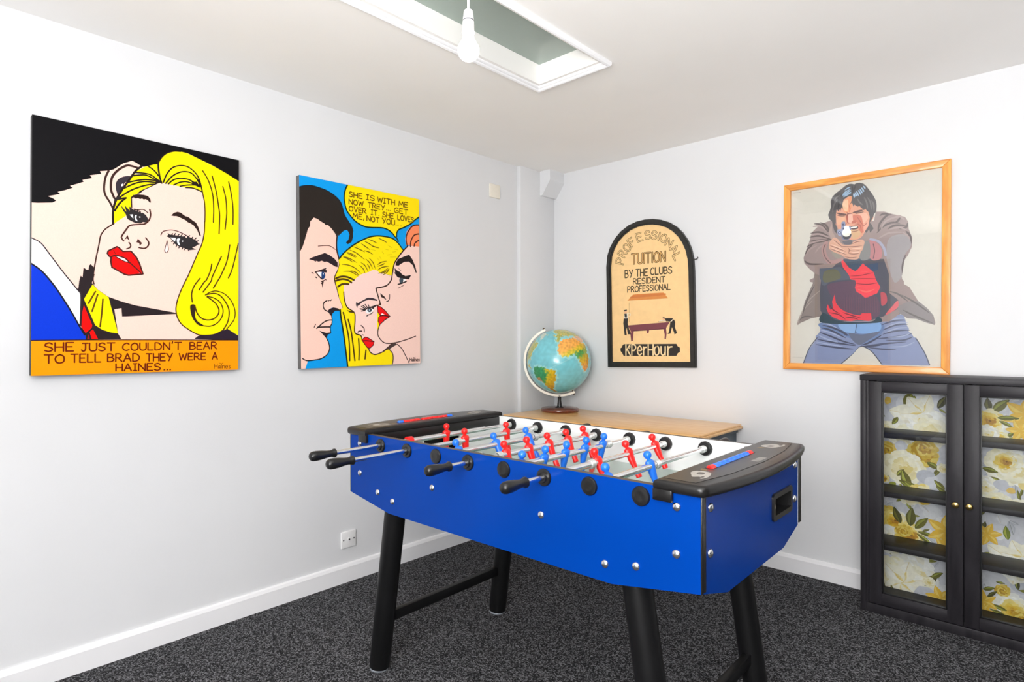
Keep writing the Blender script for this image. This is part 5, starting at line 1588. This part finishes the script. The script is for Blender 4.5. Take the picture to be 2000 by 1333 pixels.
a.poly('B 298,500 365,500 360,590 395,720 405,755 365,755 345,650 335,690 345,770 310,765 300,660 290,580', BKc); a.poly('B 302,430 365,425 368,500 298,505', 'efe6d4'); a.poly('B 306,430 345,428 350,490 315,490', BKc)
a.poly('B 305,385 345,380 348,415 320,430 305,415', 'eab48c'); a.poly('B 298,372 345,362 348,385 300,392', BKc)
a.stroke('B 382,255 382,560', 0.7 * u, '8a6c48', smooth=False); a.stroke('B 365,430 392,420 405,450 380,470', 1.4 * u, 'efe0c8')
a.poly('B 1035,545 1090,520 1112,560 1105,640 1140,735 1100,758 1095,735 1060,640 1035,745 990,750 1010,720 1025,620', BKc); a.poly('B 945,500 1080,500 1040,555 965,550', BKc); a.poly('B 1030,555 1070,515 1085,520 1045,560', 'efe6d4')
a.poly('B 910,490 945,488 950,520 915,525', 'eab48c'); a.poly('B 905,495 930,482 955,500 950,512 925,500', BKc); a.stroke('B 860,550 910,535 955,548', 2.4 * u, 'f0e2cc'); a.stroke('B 840,553 1000,538', .6 * u, '8a6c48', smooth=False)
a.poly('B 245,975 265,965 275,935 298,910 1130,905 1150,945 1185,965 1185,1035 1152,1052 1130,1096 296,1096 272,1048 248,1020', '2a2521')
f = FR4['B']
for ch, x0, x1, yt, yb in (('K', 332, 400, 920, 1085), ('P', 425, 488, 918, 1082), ('e', 515, 582, 856, 1082), ('r', 612, 655, 877, 1082), ('H', 685, 762, 918, 1082), ('o', 785, 855, 856, 1082), ('u', 885, 955, 868, 1082), ('r', 995, 1060, 862, 1085)):
    a.word(ch, 'B', x0, x1, yt, yb, 0, 3.4 * u, 'f4d8a4')
a.stroke('B 385,925 400,950 380,985', 1.6 * u, 'f4d8a4')
a.build('sign_board', [M_signf, M_sign], mb, 1, sg)
hx, hz_ = up_((1356, 506))
m = MB(); m.tube([(hx - .004, SY + .008, hz_ - .002), (hx + .008, SY + .006, hz_ - .002), (hx + .018, SY + .004, hz_), (hx + .021, SY + .004, hz_ + .006), (hx + .016, SY + .004, hz_ + .010)], .003, 10); m.build('hook', M_signf, sg)

# ---------------------------------------------------------------- floral lining of the cabinet
WPY = KB - 0.0085
up2 = on_plane(1, WPY)
FR5 = dict(A=(1690, 755, 5.795), B=(1690, 960, 5.332), C=(1870, 760, 5.123), D=(1870, 1000, 4.761))
M_wp = attr_mat('floral_paper', 0.6, mottled=0.07, nscale=70)
rnd = random.Random(3)
def mix(c1, c2, t):
    A, B = [int(c1[i:i + 2], 16) for i in (0, 2, 4)], [int(c2[i:i + 2], 16) for i in (0, 2, 4)]
    return '%02x%02x%02x' % tuple(int(max(0, min(255, x + (y - x) * t))) for x, y in zip(A, B))
def leaf(a, p, q, w, c, c2):
    dx, dy = q[0] - p[0], q[1] - p[1]
    nx, ny = -dy, dx
    def at(t, s_): return (p[0] + dx * t + nx * s_ * w, p[1] + dy * t + ny * s_ * w)
    a.raw([at(0, 0), at(.2, .32), at(.5, .45), at(.8, .25), at(1, 0), at(.8, -.2), at(.5, -.38), at(.2, -.3)], c, True)
    a.raw([at(0.02, 0), at(.25, .2), at(.55, .3), at(.95, .02), at(.5, .03)], c2, True)
    L = math.hypot(dx, dy)
    a.line([at(0, 0), at(.5, .02), at(.97, 0)], L * .025, mix(c, '20200a', .4) if c[0] < 'c' else mix(c, 'd0a850', .4))
def petalring(a, c, r, n, ln, wd, cols, rot=0, squash=1.0):
    for k in range(n):
        t = rot + 2 * PI * k / n + rnd.uniform(-.12, .12)
        L = r * ln * rnd.uniform(.88, 1.1)
        ct, st = math.cos(t), math.sin(t)
        def at(s_, w_): return (c[0] + ct * L * s_ - st * w_ * r * wd, c[1] + (st * L * s_ + ct * w_ * r * wd) * squash)
        a.raw([at(.12, -.3), at(.55, -.95), at(.92, -.75), at(1.0, -.1), at(.98, .25), at(.9, .8), at(.5, .95), at(.1, .3)], cols[k % len(cols)], True)
def peony(a, c, r, pal, sq=.92):
    vary = lambda i, j: [mix(x, rnd.choice(['ffffff', 'e8d890', 'fff6d0', 'c8b060']), rnd.uniform(0, .22)) for x in pal[i:j] for _ in range(3)]
    petalring(a, c, r, 15, 1.0, .27, vary(0, 3), rnd.random(), sq)
    petalring(a, c, r, 14, .84, .22, vary(0, 4), rnd.random(), sq)
    petalring(a, c, r, 13, .68, .18, vary(1, 5), rnd.random(), sq)
    petalring(a, c, r, 12, .52, .15, vary(2, 6), rnd.random(), sq)
    petalring(a, c, r, 9, .36, .12, vary(3, 6), rnd.random(), sq)
    petalring(a, c, r, 7, .22, .09, vary(4, 7), rnd.random(), sq)
CREAM = ['fbf7e6', 'f6efd0', 'fbf5dc', 'efe2ac', 'f4e8bc', 'e6d288', 'dcc266']
WHITE = ['fcfbf6', 'f0efea', 'fdfbf2', 'f1ecd2', 'f6f0da', 'efe0a8', 'e2c865']
GOLD = ['d8b436', 'e3c552', 'c99c1e', 'e8d060', 'b8860f', 'd2a820', '8a6410']
YEL = ['f6ecc0', 'f3dc7c', 'eccb4c', 'e6b92a', 'd4a012', 'b87e0a', '8a5a08']
def px(fr, x, y):
    f = FR5[fr]
    return up2((f[0] + x / f[2], f[1] + y / f[2]))
def lily(a, c, r, rot, n=3):
    for k in range(n):
        t = rot + 2 * PI * k / 6
        q = (c[0] + math.cos(t) * r, c[1] + math.sin(t) * r)
        leaf(a, c, q, .95, 'f8f3e0', 'fcf9ee')
        leaf(a, c, (c[0] + math.cos(t) * r * .5, c[1] + math.sin(t) * r * .5), .4, 'f2e2a4', 'ecd07c')
def ylily(a, c, r, rot, n=6):
    for k in range(n):
        t = rot + 2 * PI * k / 6
        leaf(a, c, (c[0] + math.cos(t) * r, c[1] + math.sin(t) * r), .62, 'eebf3a', 'f6d66a')
OL, OL2, DKG, LG = '6e6a1c', '9aa03a', '4c4a18', 'b4b846'
def blot(a, c, r, col, n=7):
    a.raw([(c[0] + r * rnd.uniform(.6, 1.1) * math.cos(2 * PI * k / n), c[1] + r * rnd.uniform(.6, 1.1) * math.sin(2 * PI * k / n)) for k in range(n)], col, True)
def lining(x0, x1, seq):
    z0, z1 = 0.057, KH - .027
    a = Art(FR5, up2, lambda x, z, h: (x, WPY - h, z), (x0, z0, x1, z1))
    a.STEP = 2.2e-6
    mb = MB(); mb.box((x0, WPY, z0), (x1, KB - .001, z1))
    a.raw([(x0, z0), (x1, z0), (x1, z1), (x0, z1)], 'd6d6dd')
    for k in range(60):
        blot(a, (rnd.uniform(x0, x1), rnd.uniform(z0, z1)), rnd.uniform(.015, .04), rnd.choice(['cacbd3', 'e2e2e6', 'd0d1d8', 'eaeaee', 'c2c4ce']))
    for k in range(46):   # ghost leaves in the ground
        p = (rnd.uniform(x0, x1), rnd.uniform(z0, z1)); t = rnd.uniform(0, 6.28); L = rnd.uniform(.03, .06)
        leaf(a, p, (p[0] + L * math.cos(t), p[1] + L * math.sin(t)), .5, rnd.choice(['bfc1cb', 'e4e4e9']), rnd.choice(['d9dae0', 'cdced6']))
    for k in range(34):
        p = (rnd.uniform(x0, x1), rnd.uniform(z0, z1)); t = rnd.uniform(0, 6.28); L = rnd.uniform(.03, .055)
        leaf(a, p, (p[0] + L * math.cos(t), p[1] + L * math.sin(t)), .4, rnd.choice([OL, DKG, '86842e']), rnd.choice([OL2, LG, '8c8a34']))
    for it in seq:
        kind, fr, x, y = it[:4]
        c = px(fr, x, y)
        if kind == 'leaf':
            leaf(a, c, px(fr, it[4], it[5]), it[6], *(it[7:9] if len(it) > 7 else (OL, OL2)))
        else:
            r = it[4] / FR5[fr][2] * .00225
            if kind == 'cream': peony(a, c, r, CREAM)
            elif kind == 'white': peony(a, c, r, WHITE)
            elif kind == 'gold': peony(a, c, r, GOLD)
            elif kind == 'yel': peony(a, c, r, YEL)
            elif kind == 'lily': lily(a, c, r, it[5])
            elif kind == 'ylily': ylily(a, c, r, it[5])
            elif kind == 'blot': blot(a, c, r, it[5])
    return a.build('floral_lining', [M_matblack, M_wp], mb, 1, cb)
lining(KX0 + .022, KXM - .010, [
    ('blot', 'A', 330, 220, 130, 'c6c7d1'), ('blot', 'A', 420, 200, 90, 'dcdce2'), ('leaf', 'A', 520, 80, 440, 230, .7), ('leaf', 'A', 560, 110, 480, 260, .6, '86842e', LG), ('blot', 'A', 250, 160, 45, 'e0b83a'), ('leaf', 'A', 820, 250, 930, 110, .5, DKG, '7c7830'), ('leaf', 'A', 740, 120, 700, 300, .35, DKG, OL),
    ('white', 'A', 640, 470, 290), ('lily', 'A', 590, 330, 290, 3.0), ('lily', 'A', 640, 300, 230, 1.2), ('white', 'A', 450, 520, 190), ('cream', 'A', 760, 520, 190), ('leaf', 'A', 370, 350, 300, 430, .6), ('cream', 'A', 235, 470, 95),
    ('gold', 'A', 250, 720, 120), ('blot', 'A', 420, 700, 90, 'dadbe3'), ('gold', 'A', 640, 770, 175), ('gold', 'A', 660, 690, 130), ('leaf', 'A', 700, 860, 840, 945, .55), ('cream', 'A', 425, 910, 225), ('leaf', 'A', 360, 1010, 440, 940, .6, OL, LG), ('leaf', 'A', 500, 1150, 420, 940, .55, OL, LG), ('leaf', 'A', 560, 1150, 380, 1060, .5), ('leaf', 'A', 620, 1190, 440, 1070, .5, '86842e', LG),
    ('blot', 'A', 305, 1130, 60, '9aa03a'), ('yel', 'A', 215, 1040, 60), ('blot', 'A', 700, 1030, 120, 'c4c6d0'), ('blot', 'A', 760, 1080, 80, 'dddee5'), ('leaf', 'A', 900, 1170, 780, 1060, .5, OL, LG), ('leaf', 'A', 910, 1200, 800, 1130, .5), ('yel', 'A', 640, 1230, 140), ('cream', 'A', 500, 1240, 120), ('cream', 'A', 880, 930, 60),
    ('white', 'B', 290, 330, 170), ('gold', 'B', 210, 250, 130), ('yel', 'B', 300, 300, 120), ('white', 'B', 250, 500, 190), ('white', 'B', 500, 560, 170), ('yel', 'B', 460, 450, 145), ('gold', 'B', 400, 410, 75), ('leaf', 'B', 470, 360, 490, 170, .55, '5e5c18', '86863a'), ('leaf', 'B', 520, 385, 655, 280, .5, OL, '8f9236'), ('leaf', 'B', 370, 330, 300, 160, .5, DKG, OL), ('leaf', 'B', 550, 420, 750, 485, .3), ('leaf', 'B', 540, 440, 700, 560, .3, OL, LG), ('leaf', 'B', 640, 640, 715, 610, .5), ('ylily', 'B', 850, 420, 190, .5), ('yel', 'B', 210, 520, 80), ('ylily', 'B', 850, 600, 140, .2),
    ('white', 'B', 480, 860, 260), ('cream', 'B', 280, 830, 190), ('lily', 'B', 400, 940, 240, .3), ('lily', 'B', 380, 960, 190, 3.6), ('leaf', 'B', 160, 1040, 190, 920, .6, DKG, OL), ('leaf', 'B', 310, 1090, 270, 970, .4), ('blot', 'B', 620, 1060, 110, 'cbccd5'), ('leaf', 'B', 620, 980, 760, 870, .5, DKG, OL), ('leaf', 'B', 690, 900, 810, 850, .5, OL, OL2), ('cream', 'B', 660, 940, 60), ('ylily', 'B', 790, 1120, 140, .9), ('leaf', 'B', 410, 1110, 520, 1080, .5, '9aa03a', LG), ('ylily', 'B', 760, 1180, 100, 1.3)])
lining(KXM + .010, KX1 - .022, [
    ('leaf', 'C', 320, 220, 300, 90, .6, DKG, OL), ('leaf', 'C', 350, 230, 520, 110, .55, OL, OL2), ('white', 'C', 320, 380, 150), ('yel', 'C', 310, 310, 120), ('ylily', 'C', 690, 260, 180, .4), ('leaf', 'C', 400, 290, 620, 300, .35), ('leaf', 'C', 420, 320, 560, 390, .35, OL, LG), ('leaf', 'C', 480, 490, 580, 435, .45), ('leaf', 'C', 500, 500, 650, 490, .25, OL2, LG), ('yel', 'C', 430, 500, 75), ('white', 'C', 300, 450, 100), ('ylily', 'C', 640, 420, 120, 1.0),
    ('white', 'C', 540, 800, 200), ('cream', 'C', 470, 730, 150), ('yel', 'C', 480, 720, 90), ('leaf', 'C', 250, 790, 410, 840, .5), ('leaf', 'C', 310, 880, 480, 990, .55, OL, LG), ('leaf', 'C', 330, 890, 380, 960, .6), ('white', 'C', 270, 980, 120), ('blot', 'C', 440, 960, 70, 'cccdd6'), ('cream', 'C', 400, 1130, 110), ('yel', 'C', 390, 1140, 60), ('leaf', 'C', 630, 1130, 600, 1010, .3), ('leaf', 'C', 630, 1080, 660, 990, .3), ('blot', 'C', 540, 1020, 40, 'e6c26a'), ('cream', 'C', 600, 1190, 100), ('blot', 'C', 660, 970, 40, 'ecd890'),
    ('leaf', 'D', 250, 150, 260, 90, .6, DKG, OL), ('ylily', 'D', 280, 210, 110, .2), ('leaf', 'D', 470, 260, 450, 130, .5, '7c8c20', LG), ('leaf', 'D', 480, 300, 590, 310, .4, '8c9c24', LG), ('lily', 'D', 520, 460, 210, 2.6), ('white', 'D', 560, 520, 140), ('lily', 'D', 600, 420, 150, 1.0), ('leaf', 'D', 330, 480, 390, 440, .6), ('cream', 'D', 250, 460, 70),
    ('white', 'D', 510, 900, 150), ('yel', 'D', 530, 920, 105), ('gold', 'D', 610, 990, 80), ('leaf', 'D', 460, 920, 300, 850, .35, OL, LG), ('leaf', 'D', 440, 960, 300, 900, .35), ('ylily', 'D', 240, 830, 110, .6), ('ylily', 'D', 250, 930, 90, .1), ('gold', 'D', 420, 730, 60), ('leaf', 'D', 240, 720, 350, 710, .5), ('leaf', 'D', 280, 790, 370, 740, .4, DKG, OL), ('leaf', 'D', 370, 1030, 470, 1010, .4), ('leaf', 'D', 470, 1060, 560, 1040, .4)]
    + [(rnd.choice(['white', 'cream', 'yel']), 'C', 900 + 130 * (k % 3), 180 + 230 * k, 120) for k in range(9)])

# ---------------------------------------------------------------- picture on the wall behind the viewer (seen in the poster's glass)
pic = thing('framed_picture', 'dark blue picture in a slim gold frame facing the poster across the room', 'picture', (0.83, YB + 0.002, 1.55))
M_gold = mat('gold_frame', (168, 140, 74), 0.35, metal=0.6, noise=0.1, nscale=40)
fy = lambda a, b, h: (a, h, b)
def rc(w_, h_): return [(-w_, -h_), (w_, -h_), (w_, h_), (-w_, h_)]
m = MB(); m.ring(rc(.40, .60), rc(.375, .575), 0, .022, fy); m.build('frame', M_gold, pic, smooth=False)
m = MB(); m.ring(rc(.376, .576), rc(.30, .50), 0, .012, fy); m.build('mount', mat('dark_mount', (40, 36, 40), 0.6, noise=0.05), pic, smooth=False)
m = MB(); m.prism(rc(.301, .501), 0, .006, fy); m.build('print', mat('blue_print', (52, 74, 108), 0.5, noise=0.6, nscale=3), pic, smooth=False)
